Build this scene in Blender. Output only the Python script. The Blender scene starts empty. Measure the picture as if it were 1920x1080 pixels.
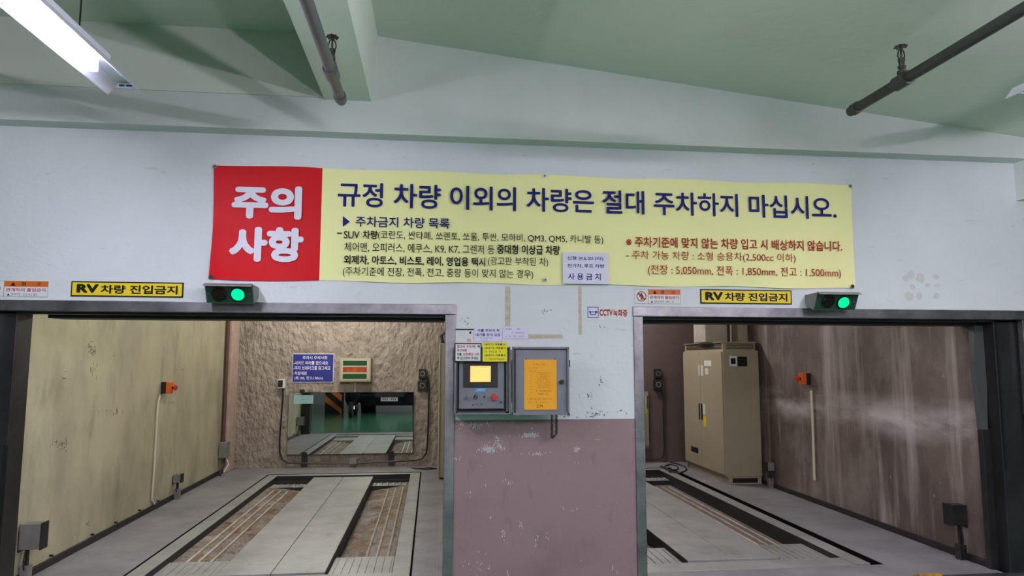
import bpy, bmesh, math, random
from mathutils import Vector, Matrix
random.seed(7)
SC = bpy.context.scene
COL = SC.collection

# ---------------------------------------------------------------- camera
F_PX = 1296.7
YAW, PITCH, ROLL = math.radians(6.5638), math.radians(5.969), math.radians(0.095)
CAM = Vector((0, -4.6, 1.5))
fwd = Vector((math.sin(YAW)*math.cos(PITCH), math.cos(YAW)*math.cos(PITCH), math.sin(PITCH)))
rt = Vector((math.cos(YAW), -math.sin(YAW), 0)); up = rt.cross(fwd)
r2 = math.cos(ROLL)*rt + math.sin(ROLL)*up; u2 = -math.sin(ROLL)*rt + math.cos(ROLL)*up
cd = bpy.data.cameras.new('camera'); cam = bpy.data.objects.new('camera', cd); COL.objects.link(cam)
m = Matrix((r2, u2, -fwd)).transposed().to_4x4(); m.translation = CAM
cam.matrix_world = m
cd.sensor_width = 36; cd.lens = F_PX*36/1920; cd.clip_end = 100; cd.clip_start = .05
SC.camera = cam
# ---------------------------------------------------------------- world, exposure
w = bpy.data.worlds.new('world'); SC.world = w; w.use_nodes = True
w.node_tree.nodes['Background'].inputs[0].default_value = (.75, .85, 1, 1)
w.node_tree.nodes['Background'].inputs[1].default_value = 0.02
vs = SC.view_settings
vs.view_transform = 'Standard'; vs.look = 'None'; vs.gamma = 1; vs.use_curve_mapping = False
vs.exposure = 1.0
TUBE_L, TUBE_R, FILL_BACK, BAY_L, BAY_R = 112, 138, 225, 160, 205      # emission strengths of the fluorescent lamps; the back ones are added fill

# ---------------------------------------------------------------- helpers
def ray(x, y): return ((x-960)/F_PX)*r2 - ((y-540)/F_PX)*u2 + fwd
def PY(x, y, Y=0.0):
    d = ray(x, y); return CAM + d*((Y-CAM.y)/d.y)
def PX(x, y, X):
    d = ray(x, y); return CAM + d*((X-CAM.x)/d.x)
def PZ(x, y, Z=0.0):
    d = ray(x, y); return CAM + d*((Z-CAM.z)/d.z)

def lin(c):
    return tuple(((v/255)/12.92 if v/255 <= .04045 else ((v/255+.05)/1.05)**2.4) for v in c[:3]) + (1,)
MATS = {}
def mat(name, c, rough=.6, metal=0, var=0, c2=None, scale=3, stretch=(1, 1, 1), bump=0, bscale=20, emit=0, spec=.5, bdist=.02, detail=6, lo=.4, hi=.65):
    if name in MATS: return MATS[name]
    m = bpy.data.materials.new(name); m.use_nodes = True; nt = m.node_tree; N = nt.nodes; L = nt.links
    b = N['Principled BSDF']; b.inputs['Base Color'].default_value = lin(c); b.inputs['Roughness'].default_value = rough
    b.inputs['Metallic'].default_value = metal; b.inputs['Specular IOR Level'].default_value = spec
    if emit:
        b.inputs['Emission Color'].default_value = lin(c); b.inputs['Emission Strength'].default_value = emit
    if var or bump:
        g = N.new('ShaderNodeNewGeometry'); mp = N.new('ShaderNodeMapping'); mp.inputs['Scale'].default_value = stretch
        L.new(g.outputs['Position'], mp.inputs['Vector'])
    if var:
        n = N.new('ShaderNodeTexNoise'); n.inputs['Scale'].default_value = scale; n.inputs['Detail'].default_value = detail; n.inputs['Roughness'].default_value = .65
        L.new(mp.outputs[0], n.inputs['Vector'])
        mr = N.new('ShaderNodeMapRange'); mr.inputs[1].default_value = lo; mr.inputs[2].default_value = hi; mr.inputs[4].default_value = var
        L.new(n.outputs['Fac'], mr.inputs[0])
        mx = N.new('ShaderNodeMix'); mx.data_type = 'RGBA'; mx.inputs[6].default_value = lin(c); mx.inputs[7].default_value = lin(c2 or [v*.7 for v in c])
        L.new(mr.outputs[0], mx.inputs[0]); L.new(mx.outputs[2], b.inputs['Base Color'])
    if bump:
        n = N.new('ShaderNodeTexNoise'); n.inputs['Scale'].default_value = bscale; n.inputs['Detail'].default_value = 5
        L.new(mp.outputs[0], n.inputs['Vector'])
        bp = N.new('ShaderNodeBump'); bp.inputs['Strength'].default_value = bump; bp.inputs['Distance'].default_value = bdist
        L.new(n.outputs['Fac'], bp.inputs['Height']); L.new(bp.outputs[0], b.inputs['Normal'])
    MATS[name] = m; return m

def layer(m, c, scale, lo, hi, amt=1, stretch=(1, 1, 1), zlim=None, off=0, band=None):
    """another blotch layer over the base colour of material m; zlim=(z0,z1) fades it in between heights"""
    nt = m.node_tree; N = nt.nodes; L = nt.links; b = N['Principled BSDF']; sock = b.inputs['Base Color']
    g = N.new('ShaderNodeNewGeometry'); mp = N.new('ShaderNodeMapping'); mp.inputs['Scale'].default_value = stretch; mp.inputs['Location'].default_value = (off, off*.7, off*.3)
    L.new(g.outputs['Position'], mp.inputs['Vector'])
    if scale:
        n = N.new('ShaderNodeTexNoise'); n.inputs['Scale'].default_value = scale; n.inputs['Detail'].default_value = 8; n.inputs['Roughness'].default_value = .6
        L.new(mp.outputs[0], n.inputs['Vector'])
        mr = N.new('ShaderNodeMapRange'); mr.inputs[1].default_value = lo; mr.inputs[2].default_value = hi; mr.inputs[4].default_value = amt
        L.new(n.outputs['Fac'], mr.inputs[0]); fac = mr.outputs[0]
    else: fac = None
    if zlim:
        s = N.new('ShaderNodeSeparateXYZ'); L.new(g.outputs['Position'], s.inputs[0])
        z = N.new('ShaderNodeMapRange'); z.inputs[1].default_value = zlim[0]; z.inputs[2].default_value = zlim[1]
        L.new(s.outputs[2], z.inputs[0])
        if fac:
            mu = N.new('ShaderNodeMath'); mu.operation = 'MULTIPLY'; L.new(fac, mu.inputs[0]); L.new(z.outputs[0], mu.inputs[1]); fac = mu.outputs[0]
        else: fac = z.outputs[0]
    if band:
        s = N.new('ShaderNodeSeparateXYZ'); L.new(g.outputs['Position'], s.inputs[0])
        d = N.new('ShaderNodeMath'); d.operation = 'SUBTRACT'; L.new(s.outputs[2], d.inputs[0]); d.inputs[1].default_value = band[0]
        e = N.new('ShaderNodeMath'); e.operation = 'ABSOLUTE'; L.new(d.outputs[0], e.inputs[0])
        z = N.new('ShaderNodeMapRange'); z.inputs[1].default_value = band[1]; z.inputs[2].default_value = 0; L.new(e.outputs[0], z.inputs[0])
        mu = N.new('ShaderNodeMath'); mu.operation = 'MULTIPLY'; L.new(fac, mu.inputs[0]); L.new(z.outputs[0], mu.inputs[1]); fac = mu.outputs[0]
    mx = N.new('ShaderNodeMix'); mx.data_type = 'RGBA'; mx.inputs[7].default_value = lin(c)
    if sock.is_linked: L.new(sock.links[0].from_socket, mx.inputs[6])
    else: mx.inputs[6].default_value = sock.default_value
    L.new(fac, mx.inputs[0]); L.new(mx.outputs[2], sock)
    return m

class B:
    def __init__(s): s.bm = bmesh.new()
    def box(s, x0, x1, y0, y1, z0, z1, bev=0):
        r = bmesh.ops.create_cube(s.bm, size=1)
        for v in r['verts']:
            v.co = Vector(((x0+x1)/2+v.co.x*(x1-x0), (y0+y1)/2+v.co.y*(y1-y0), (z0+z1)/2+v.co.z*(z1-z0)))
        if bev:
            es = list({e for v in r['verts'] for e in v.link_edges})
            bmesh.ops.bevel(s.bm, geom=es, offset=bev, segments=2, affect='EDGES', profile=.5)
        return s
    def hexa(s, p):
        """eight corners: four of the bottom loop, four of the top loop"""
        v = [s.bm.verts.new(Vector(q)) for q in p]
        for f in ((0, 3, 2, 1), (4, 5, 6, 7), (0, 1, 5, 4), (1, 2, 6, 5), (2, 3, 7, 6), (3, 0, 4, 7)):
            s.bm.faces.new([v[i] for i in f])
        return s
    def prism(s, pts, d):
        """closed outline pts (3D) pushed along vector d"""
        d = Vector(d); a = [s.bm.verts.new(Vector(p)) for p in pts]; b = [s.bm.verts.new(Vector(p)+d) for p in pts]
        s.bm.faces.new(a); s.bm.faces.new(b[::-1]); n = len(pts)
        for i in range(n): s.bm.faces.new([a[i], b[i], b[(i+1) % n], a[(i+1) % n]])
        return s
    def cyl(s, p0, p1, r, seg=16, r1=None):
        p0 = Vector(p0); p1 = Vector(p1); d = p1-p0
        res = bmesh.ops.create_cone(s.bm, cap_ends=True, segments=seg, radius1=r, radius2=r if r1 is None else r1, depth=d.length)
        q = d.to_track_quat('Z', 'Y').to_matrix().to_4x4(); q.translation = (p0+p1)/2
        bmesh.ops.transform(s.bm, matrix=q, verts=res['verts']); return s
    def ball(s, c, r, seg=14):
        res = bmesh.ops.create_uvsphere(s.bm, u_segments=seg, v_segments=max(6, seg//2), radius=1)
        rr = r if hasattr(r, '__len__') else (r, r, r)
        for v in res['verts']: v.co = Vector((c[0]+v.co.x*rr[0], c[1]+v.co.y*rr[1], c[2]+v.co.z*rr[2]))
        return s
    def tube(s, path, r, seg=8):
        path = [Vector(p) for p in path]; rings = []
        for i, p in enumerate(path):
            t = (path[min(i+1, len(path)-1)]-path[max(i-1, 0)]).normalized()
            a = t.orthogonal().normalized() if not rings else (prev - prev.project(t)).normalized()
            prev = a; b = t.cross(a)
            rings.append([s.bm.verts.new(p+(a*math.cos(k*2*math.pi/seg)+b*math.sin(k*2*math.pi/seg))*r) for k in range(seg)])
        for i in range(len(rings)-1):
            for k in range(seg):
                s.bm.faces.new([rings[i][k], rings[i][(k+1) % seg], rings[i+1][(k+1) % seg], rings[i+1][k]])
        s.bm.faces.new(rings[0][::-1]); s.bm.faces.new(rings[-1]); return s
    def ring(s, c, ro, ri, t, seg=20, axis='Y'):
        """flat annulus facing the given axis"""
        def pt(a, r, h):
            u, v = math.cos(a)*r, math.sin(a)*r
            return Vector(c)+(Vector((u, h, v)) if axis == 'Y' else Vector((h, u, v)))
        A = [[s.bm.verts.new(pt(k*2*math.pi/seg, r, h)) for k in range(seg)] for r, h in ((ro, 0), (ro, -t), (ri, -t), (ri, 0))]
        for q in range(4):
            a, b = A[q], A[(q+1) % 4]
            for k in range(seg): s.bm.faces.new([a[k], a[(k+1) % seg], b[(k+1) % seg], b[k]])
        return s
    def build(s, name, m, parent=None, smooth=False, kind=None, label=None, cat=None, group=None):
        bm = s.bm; bmesh.ops.recalc_face_normals(bm, faces=bm.faces)
        if parent is not None: org = Vector(parent.get('_o', (0, 0, 0)))
        else:
            xs = [v.co for v in bm.verts]
            mn = Vector((min(v.x for v in xs), min(v.y for v in xs), min(v.z for v in xs))); mx = Vector((max(v.x for v in xs), max(v.y for v in xs), max(v.z for v in xs)))
            org = Vector(((mn.x+mx.x)/2, (mn.y+mx.y)/2, mn.z)) if kind != 'structure' else Vector((0, 0, 0))
        bmesh.ops.translate(bm, vec=-org, verts=bm.verts)
        me = bpy.data.meshes.new(name); bm.to_mesh(me); bm.free()
        if smooth:
            for p in me.polygons: p.use_smooth = True
            me.set_sharp_from_angle(angle=math.radians(35))
        me.materials.append(m)
        o = bpy.data.objects.new(name, me); COL.objects.link(o)
        if parent is not None: o.parent = parent
        else: o.location = org
        o['_o'] = tuple(org)
        if kind: o['kind'] = kind
        if label: o['label'] = label
        if cat: o['category'] = cat
        if group: o['group'] = group
        return o

def thing(name, loc, label, cat, group=None):
    o = bpy.data.objects.new(name, None); COL.objects.link(o); o.location = loc; o['_o'] = tuple(loc)
    o.empty_display_size = .1; o['label'] = label; o['category'] = cat
    if group: o['group'] = group
    return o

TMP = bpy.data.scenes.new('tmp'); TCACHE = {}
def text_bm(s):
    if s not in TCACHE:
        cu = bpy.data.curves.new('t', 'FONT'); cu.body = s; cu.size = 1; cu.resolution_u = 4; cu.fill_mode = 'FRONT'
        ob = bpy.data.objects.new('t', cu); TMP.collection.objects.link(ob)
        vl = TMP.view_layers[0]; vl.update(); TCACHE[s] = bpy.data.meshes.new_from_object(ob.evaluated_get(vl.depsgraph))
        bpy.data.objects.remove(ob); bpy.data.curves.remove(cu)
    bm = bmesh.new(); bm.from_mesh(TCACHE[s]); return bm

def lettering(s, X0, X1, Z0, Z1, Y, m, parent, bold=0.0, name='lettering'):
    """text fitted to the rectangle X0..X1, Z0..Z1 on the plane Y, facing -Y; one mesh per word. bold = stroke growth in em"""
    bm = text_bm(s)
    if not bm.verts: bm.free(); return
    xs = [v.co.x for v in bm.verts]; ys = [v.co.y for v in bm.verts]
    a, b, c, d = min(xs), max(xs), min(ys), max(ys)
    sx = (X1-X0)/(b-a+2*bold); sz = (Z1-Z0)/(d-c+2*bold)
    me = [(tuple(v.co.x for v in f.verts), [(v.co.x, v.co.y) for v in f.verts]) for f in bm.faces]
    iv = sorted((min(q[0]), max(q[0]), i) for i, q in enumerate(me)); bm.free()
    groups = []; end = -9
    for lo, hi, i in iv:
        if lo-end > .155 or not groups: groups.append([])
        groups[-1].append(i); end = max(end, hi)
    offs = [(0, 0)] if not bold else [(0, 0)]+[(bold*math.cos(k*math.pi/4), bold*math.sin(k*math.pi/4)) for k in range(8)]
    if bold >= .04: offs += [(bold*.5*math.cos(k*math.pi/4), bold*.5*math.sin(k*math.pi/4)) for k in range(8)]
    for g in groups:
        bb = B()
        for n, (ox, oy) in enumerate(offs):
            cache = {}
            for i in g:
                vs_ = []
                for co in me[i][1]:
                    if co not in cache: cache[co] = bb.bm.verts.new((X0+(co[0]-a+bold+ox)*sx, Y-n*.000012, Z0+(co[1]-c+bold+oy)*sz))
                    vs_.append(cache[co])
                try: bb.bm.faces.new(vs_)
                except ValueError: pass
        bb.build(name, m, parent)

def px_text(s, x0, x1, yt, yb, Y, m, parent, bold=0.0, xr=None):
    """yt, yb measured at the left end x0"""
    a = PY(x0, yt, Y); b = PY(x0, yb, Y); c = PY(x1, yb, Y)
    return lettering(s, a.x, c.x, b.z, a.z, Y-.0, m, parent, bold)

def marks(X0, X1, Z0, Z1, Y, rows, m, parent, fill=.8, h=.55, seed=1, name='print'):
    """rows of lettering too small to read: little stroke clusters"""
    rnd = random.Random(seed); b = B(); dz = (Z1-Z0)/rows
    for r in range(rows):
        z = Z1-(r+.5)*dz; hh = dz*h; x = X0 + (X1-X0)*rnd.uniform(0, .08); xe = X0+(X1-X0)*rnd.uniform(fill-.15, min(1, fill+.15))
        while x+hh < xe:
            k = rnd.random()
            if k < .82:
                b.box(x, x+hh*.75, Y-.0004, Y, z+hh*.28, z+hh*.42); 
                if k < .5: b.box(x+hh*.6, x+hh*.74, Y-.0004, Y, z-hh*.4, z+hh*.4)
                if k > .25: b.box(x+.05*hh, x+hh*.6, Y-.0004, Y, z-hh*.4, z-hh*.25)
                if k < .35 or k > .6: b.box(x, x+hh*.14, Y-.0004, Y, z-hh*.3, z+hh*.1)
            x += hh*1.02
    return b.build(name, m, parent)

# ---------------------------------------------------------------- materials
M_white = mat('white_wall_paint', (206, 212, 214), .65, var=.35, c2=(186, 194, 194), scale=1.2, bump=.12, bscale=30)
layer(M_white, (172, 170, 158), 9, .62, .72, .5, zlim=(2.1, 1.7))
M_mauve = M_white                                            # below 1.11 m the same wall is painted mauve
layer(M_white, (138, 117, 118), 0, 0, 1, zlim=(1.112, 1.108))
layer(M_white, (112, 92, 94), 2.2, .5, .8, .7, zlim=(1.112, 1.108))
layer(M_white, (96, 80, 84), 14, .62, .68, .25, zlim=(1.112, 1.108), stretch=(1, 1, .4), off=3)
layer(M_white, (206, 204, 200), 22, .685, .70, .9, zlim=(1.112, 1.108), stretch=(1, 1, .45), off=7)
layer(M_white, (186, 196, 190), 12, .66, .70, .8, zlim=(.85, 1.0), stretch=(.6, 1, 2.2), off=1)
M_beam = mat('white_beam_paint', (200, 208, 204), .65, var=.4, c2=(180, 188, 182), scale=.9, bump=.12, bscale=18)
M_green = mat('pale_green_ceiling_paint', (206, 212, 200), .7, var=.4, c2=(192, 200, 188), scale=1, bump=.15, bscale=16)
M_beamgreen = mat('beam_paint', (204, 218, 206), .65, var=.4, c2=(212, 208, 198), scale=1.3, bump=.15, bscale=12)
M_steel = mat('stainless_steel', (168, 166, 170), .38, 1, var=.8, c2=(120, 120, 124), scale=5, stretch=(1, 1, 1), bump=.03, bscale=60)
M_darksteel = mat('dark_steel', (70, 70, 70), .38, .8, var=.6, c2=(50, 50, 50), scale=3)
M_black = mat('black_metal', (18, 18, 18), .5)
M_pitshade = mat('pit_shade_black', (9, 9, 9), .9, spec=.1)  # shade as colour: keeps the gap round the pallet black
M_greenfloor = mat('green_epoxy_floor', (52, 112, 80), .16, var=.4, c2=(62, 98, 78), scale=1.5, bump=.02, bscale=8)
M_bayfloor = mat('bay_floor_steel', (138, 138, 142), .5, .1, var=.7, c2=(104, 103, 106), scale=2.2, bump=.1, bscale=30)
layer(M_bayfloor, (98, 94, 88), 6, .6, .75, .6)
M_pallet = mat('pallet_galvanised', (158, 161, 160), .45, .25, var=.7, c2=(126, 128, 124), scale=3, bump=.06, bscale=25)
layer(M_pallet, (120, 112, 96), 5, .6, .72, .5)
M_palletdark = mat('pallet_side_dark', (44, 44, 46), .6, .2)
M_rust = mat('rusty_channel', (130, 128, 124), .75, .1, var=.9, c2=(112, 88, 58), scale=4, stretch=(2, .7, 1), bump=.3, bscale=90, lo=.40, hi=.58)
layer(M_rust, (70, 48, 30), 7, .52, .64, .8, stretch=(2, 1, 1), off=2)
layer(M_rust, (38, 28, 22), 45, .57, .62, .8, off=5)
layer(M_rust, (150, 148, 144), 3, .56, .66, .8, off=15)
M_rustR = mat('grey_channel', (112, 108, 108), .7, .1, var=.8, c2=(92, 80, 70), scale=5, stretch=(2, .8, 1), bump=.25, bscale=90)
M_rib = mat('worn_rib', (190, 184, 172), .4, .3, var=.6, c2=(140, 116, 90), scale=12, stretch=(1, .4, 1))
M_cream = mat('cream_bay_plaster', (172, 168, 140), .75, var=.8, c2=(144, 138, 118), scale=1.6, bump=.25, bscale=14, stretch=(1, 1, .6))
layer(M_cream, (118, 112, 92), 2.6, .55, .75, .7, stretch=(1, 1.4, .5), off=4)
layer(M_cream, (78, 74, 62), 40, .70, .74, .5, off=9)
M_stucco = mat('rough_stucco', (156, 146, 136), .85, var=.7, c2=(122, 112, 102), scale=4, bump=1.0, bscale=11, stretch=(1.5, 1, .9), bdist=.07)
layer(M_stucco, (164, 150, 136), 2.0, .55, .75, .5, off=3, zlim=(1.1, 1.7))
M_brown = mat('dark_brown_wall', (92, 78, 74), .8, var=.5, c2=(72, 62, 60), scale=1.5, bump=.2, bscale=10)
M_streak = mat('stained_concrete', (100, 88, 80), .7, var=.9, c2=(70, 60, 56), scale=1.4, bump=.15, bscale=12)
layer(M_streak, (172, 164, 160), 3.4, .51, .68, .8, stretch=(1, 1.2, .09), off=5)
layer(M_streak, (70, 60, 56), 1.6, .5, .7, .6, stretch=(1, 1.0, .6), off=11)
layer(M_streak, (190, 184, 184), 1.6, .38, .62, .85, stretch=(1, .8, 2.2), off=8, band=(1.0, .22))
layer(M_streak, (146, 138, 130), 1.5, .50, .72, .75, stretch=(1, 1, .6), off=21)
layer(M_streak, (196, 188, 182), 26, .70, .73, .8, stretch=(1, 1, .3), off=2)
M_pink = mat('pinkish_plaster', (182, 160, 148), .8, var=.5, c2=(150, 130, 118), scale=5, bump=.3, bscale=20)
M_galv = mat('galvanised_box', (138, 138, 136), .5, .4, var=.4, scale=8)
M_grey = mat('grey_enamel', (118, 122, 130), .42, .25, var=.35, c2=(98, 102, 108), scale=9)
M_greyd = mat('dark_grey_enamel', (70, 74, 74), .5, .2)  # darker grey enamel for the box rim and rail cover
M_beige = mat('beige_cabinet_enamel', (160, 152, 128), .5, var=.25, c2=(140, 132, 112), scale=3)
M_pipe = mat('grey_painted_pipe', (88, 92, 94), .35, .3, var=.3, scale=12)
M_pipeR = mat('dark_painted_pipe', (52, 58, 54), .45, .2, var=.3, scale=12)
M_brass = mat('tarnished_sprinkler', (92, 92, 86), .35, .9, var=.8, c2=(30, 30, 28), scale=60)
M_banY = mat('banner_yellow_vinyl', (232, 232, 166), .5, spec=.2, var=.25, c2=(222, 224, 158), scale=2)
M_banR = mat('banner_red_vinyl', (194, 14, 24), .5, spec=.15, var=.2, c2=(180, 12, 22), scale=2)
M_navy = mat('navy_ink', (30, 32, 104), .6, spec=.15); M_inkblack = mat('black_ink', (28, 28, 26), .6, spec=.15); M_redink = mat('red_ink', (158, 44, 30), .6, spec=.15)
M_magenta = mat('magenta_ink', (176, 50, 90), .6, spec=.15)
M_offwhite = mat('white_ink', (216, 214, 226), .6, spec=.15)
M_lav = mat('pale_lavender_plastic', (206, 206, 226), .5)
M_yel = mat('yellow_plate', (220, 196, 30), .45)
M_yel2 = mat('bright_yellow_paper', (214, 208, 24), .6)
M_orange = mat('orange_print', (196, 98, 24), .5)
M_ora_paper = mat('orange_yellow_paper', (226, 160, 14), .6)
M_blue = mat('blue_plate', (26, 38, 130), .5)
M_cyan = mat('light_blue_label', (70, 140, 190), .5)
M_paper = mat('white_paper', (206, 212, 210), .7)
M_redplast = mat('red_plastic', (190, 40, 20), .35); M_orgplast = mat('orange_plastic', (214, 96, 30), .4)
M_conduit = mat('white_conduit', (206, 200, 180), .5)
M_cord = mat('black_rubber', (26, 26, 26), .6)
M_tape = mat('old_tape_residue', (170, 166, 140), .8, var=.7, c2=(196, 196, 188), scale=30)
M_glue = mat('glue_stain', (190, 194, 190), .7)
M_mirror = mat('mirror_glass', (205, 212, 205), .015, 1)
M_screen = mat('lit_touch_screen', (255, 166, 92), .4, emit=.66)
M_greenlamp = mat('lit_green_lens', (0, 204, 128), .3, emit=.6)
M_redoff = mat('unlit_red_lens', (24, 6, 8), .25)
M_tube = mat('fluorescent_tube_left', (240, 238, 255), .5, emit=TUBE_L)
M_tubeR = mat('fluorescent_tube_right', (252, 242, 255), .5, emit=TUBE_R)
M_tubeFill = mat('added_fill_tube', (250, 238, 255), .5, emit=FILL_BACK)  # tubes of the added fill battens
M_tubeBL = mat('bay_tube_left', (255, 248, 236), .5, emit=BAY_L)
M_tubeBR = mat('bay_tube_right', (255, 244, 238), .5, emit=BAY_R)
M_tubeBRf = mat('bay_tube_right_front', (255, 244, 238), .5, emit=BAY_R*.35)
M_refl = mat('white_reflector', (214, 218, 230), .35, .1)
M_signalface = mat('signal_face_dark_green', (38, 64, 54), .35)
M_paint_car = mat('black_car_paint', (12, 14, 20), .12, .3)
M_glass = mat('dark_glass', (20, 24, 28), .05)
M_chrome = mat('chrome', (200, 200, 200), .12, 1)
M_tyre = mat('tyre_rubber', (20, 20, 20), .8)
M_grnled = mat('green_display_glass', (14, 70, 34), .3); M_redled = mat('red_display_glass', (150, 50, 24), .3, var=.6, c2=(190, 110, 50), scale=14)
M_garagewall = mat('garage_wall_paint', (176, 180, 178), .7, var=.3, scale=1)
M_dkbrown = mat('brown_pipe_paint', (84, 58, 48), .6)
M_clear = mat('aluminium_duct', (160, 156, 148), .35, .8, var=.5, c2=(120, 116, 108), scale=6)

# ---------------------------------------------------------------- setting
XL0, XL1, XR0, XR1 = -2.70, .085, 1.43, 4.28      # the two openings
HEAD = 1.80
b = B()
for x0, x1, z0, z1 in ((-7, XL0-.07, 0, 3), (XL1+.065, XR0-.065, 0, 3), (XR1+.07, 9, 0, 3),
                       (XL0-.07, XL1+.065, 1.868, 3), (XR0-.065, XR1+.07, 1.868, 3)):
    b.box(x0, x1, 0, .2, z0, z1)
wall_front = b.build('wall_front', M_white, kind='structure')
B().box(-7, 9, -.13, .2, 2.975, 4.2).build('trim_1', M_beam, kind='structure')        # wall beam above the ledge
B().box(-7, -.72, -.142, -.13, 3.2, 3.63).build('trim_2', M_green, kind='structure')  # green painted band left of the ceiling beam
B().prism([(-.72, -13, 3.19), (-.42, -13, 3.19), (-.385, -13, 3.68), (-.75, -13, 3.68)], (0, 12.87, 0)).build('trim_3', M_beamgreen, kind='structure')
b = B(); b.prism([(-.72, -13, 3.677), (9, -13, 2.62), (9, -13, 3.9), (-.72, -13, 3.9)], (0, 12.87, 0))
b.box(-7, -.72, -13, -.13, 3.63, 3.9); b.build('ceiling', M_green, kind='structure')
B().box(4.315, 4.8, -13, -.0, 2.69, 3.3).build('trim_4', M_beam, kind='structure')     # downstand beam at the right
B().box(-7, 9, -13, 0, -.1, 0).build('floor', M_greenfloor, kind='structure')
B().box(-7.2, -7, -13, 0, 0, 3.9).build('wall_left', M_garagewall, kind='structure')
B().box(9, 9.2, -13, 0, 0, 3.9).build('wall_right', M_garagewall, kind='structure')
B().box(-7.2, 9.2, -13.2, -13, 0, 3.9).build('wall_back', M_garagewall, kind='structure')

# parking bays
BY = 5.56; BH = 3.0
def bay_floor(num, x0, x1, p0, p1):
    """walkways around the pit (pit p0..p1, .36..5.03)"""
    pits = [(x0, p0, .2, BY), (p1, x1, .2, BY), (p0, p1, 5.035, BY), (p0, p1, .2, .36)]
    b = B()
    for a, c, d, e in pits: b.box(a, c, d, e, -.5, 0)
    b.box(x0, x1, 0, .2, -.5, 0)
    f = b.build('floor_bay_left' if num == 1 else 'floor_bay_right', M_bayfloor, kind='structure')
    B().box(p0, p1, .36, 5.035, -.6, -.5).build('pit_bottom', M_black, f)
    B().box(p0, p0+.004, .36, 5.035, -.5, -.004).box(p1-.004, p1, .36, 5.035, -.5, -.004).box(p0, p1, .36, .364, -.5, -.004).box(p0, p1, 5.031, 5.035, -.5, -.004).build('pit_shade_sheet', M_pitshade, f)  # thin black sheets that paint shade onto the pit walls
    return f
fl = bay_floor(1, -2.77, .75, -2.125, -.12)
fr = bay_floor(2, .75, 4.07, 1.31, 3.355)
B().box(-2.97, -2.77, .2, BY, -.5, BH).build('wall_bay_left', M_cream, kind='structure')
B().box(4.07, 4.27, .2, BY, -.5, BH).build('wall_bay_right', M_streak, kind='structure')
B().box(-2.97, .75, BY, BY+.2, -.5, BH).build('wall_bay_back_left', M_stucco, kind='structure')
B().box(.75, 4.27, BY, BY+.2, -.5, BH).build('wall_bay_back_right', M_brown, kind='structure')
B().box(.68, .82, .2, BY, 0, BH).build('wall_added_middle', M_brown, kind='structure')  # unseen divider added for the lighting of the bays
B().box(-2.97, 4.27, .2, BY+.2, BH, BH+.15).build('ceiling_bay', M_brown, kind='structure')
B().box(-2.77, -2.70, 5.2, BY, 0, BH, .012).build('trim_5', M_pink, kind='structure')          # pilaster in the back left corner
B().box(-2.77, -2.745, .25, 5.2, 0, .05, .004).build('baseboard_left', M_black, kind='structure')
B().box(4.045, 4.07, .2, 5.5, 0, .05, .004).build('baseboard_right', M_black, kind='structure')

# checker strip right of the left pallet
b = B()
for i in range(7):
    b.box(-.075+i*.022, -.068+i*.022, .36, 5.0, 0, .003)
b.build('tread_rib', M_bayfloor, fl, kind='stuff')

# entrance frames (fixed steel, part of the setting)
def frame(num, x0, x1):
    o = bpy.data.objects.new('door_%d' % num, None); COL.objects.link(o); o['kind'] = 'structure'; o['_o'] = (0, 0, 0)
    B().box(x0-.07, x1+.07, -.012, .03, HEAD, 1.868, .004).build('header_trim', M_steel, o)
    B().box(x0-.066, x0, -.012, .03, 0, HEAD, .004).build('jamb_trim', M_steel, o)
    B().box(x1, x1+.066, -.012, .03, 0, HEAD, .004).build('jamb_trim', M_steel, o)
    if num == 1:      # left opening: dark guide panel left, slim return right
        B().box(-2.78, -2.58, .05, .22, 0, HEAD, .004).build('guide_panel', M_darksteel, o)
        B().box(XL1+.005, XL1+.09, .03, .3, 0, 2.2).build('guide_panel', M_darksteel, o)
        B().box(-2.60, -2.574, .04, .05, 0, .98).build('edge_strip', M_black, o)
        B().box(-2.45, XL1, .14, .33, 1.765, 1.90, .003).build('lintel_box', M_black, o)
        B().box(-2.77, XL1, .03, .33, 1.80, 1.90).build('soffit', M_black, o)
        B().box(-2.77, XL1, .05, .12, 1.785, 1.80).build('seal_strip', M_darksteel, o)
    else:
        B().box(4.10, 4.29, .05, .2, 0, HEAD, .004).build('guide_panel', M_darksteel, o)
        B().box(XR0-.09, XR0-.005, .03, .3, 0, 2.2).build('guide_panel', M_darksteel, o)
        B().box(4.112, 4.13, .042, .05, .72, 1.78).build('rail_slot', M_black, o)
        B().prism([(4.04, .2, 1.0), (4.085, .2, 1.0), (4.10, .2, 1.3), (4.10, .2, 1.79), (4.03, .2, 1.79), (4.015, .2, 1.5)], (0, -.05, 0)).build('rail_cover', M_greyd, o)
        B().box(4.04, 4.10, .15, .2, 0, 1.0, .003).build('rail_cover', M_darksteel, o)
        B().box(XR0, 4.28, .14, .33, 1.765, 1.90, .003).build('lintel_box', M_black, o)
        B().box(XR0, 4.28, .03, .33, 1.80, 1.90).build('soffit', M_black, o)
        B().box(XR0, 4.28, .05, .12, 1.785, 1.80).build('seal_strip', M_darksteel, o)
    B().box(x0+.02, x1-.02, .0, .06, -.0, .006).build('sill_plate', M_steel, o)
frame(1, XL0, XL1); frame(2, XR0, XR1)

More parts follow.
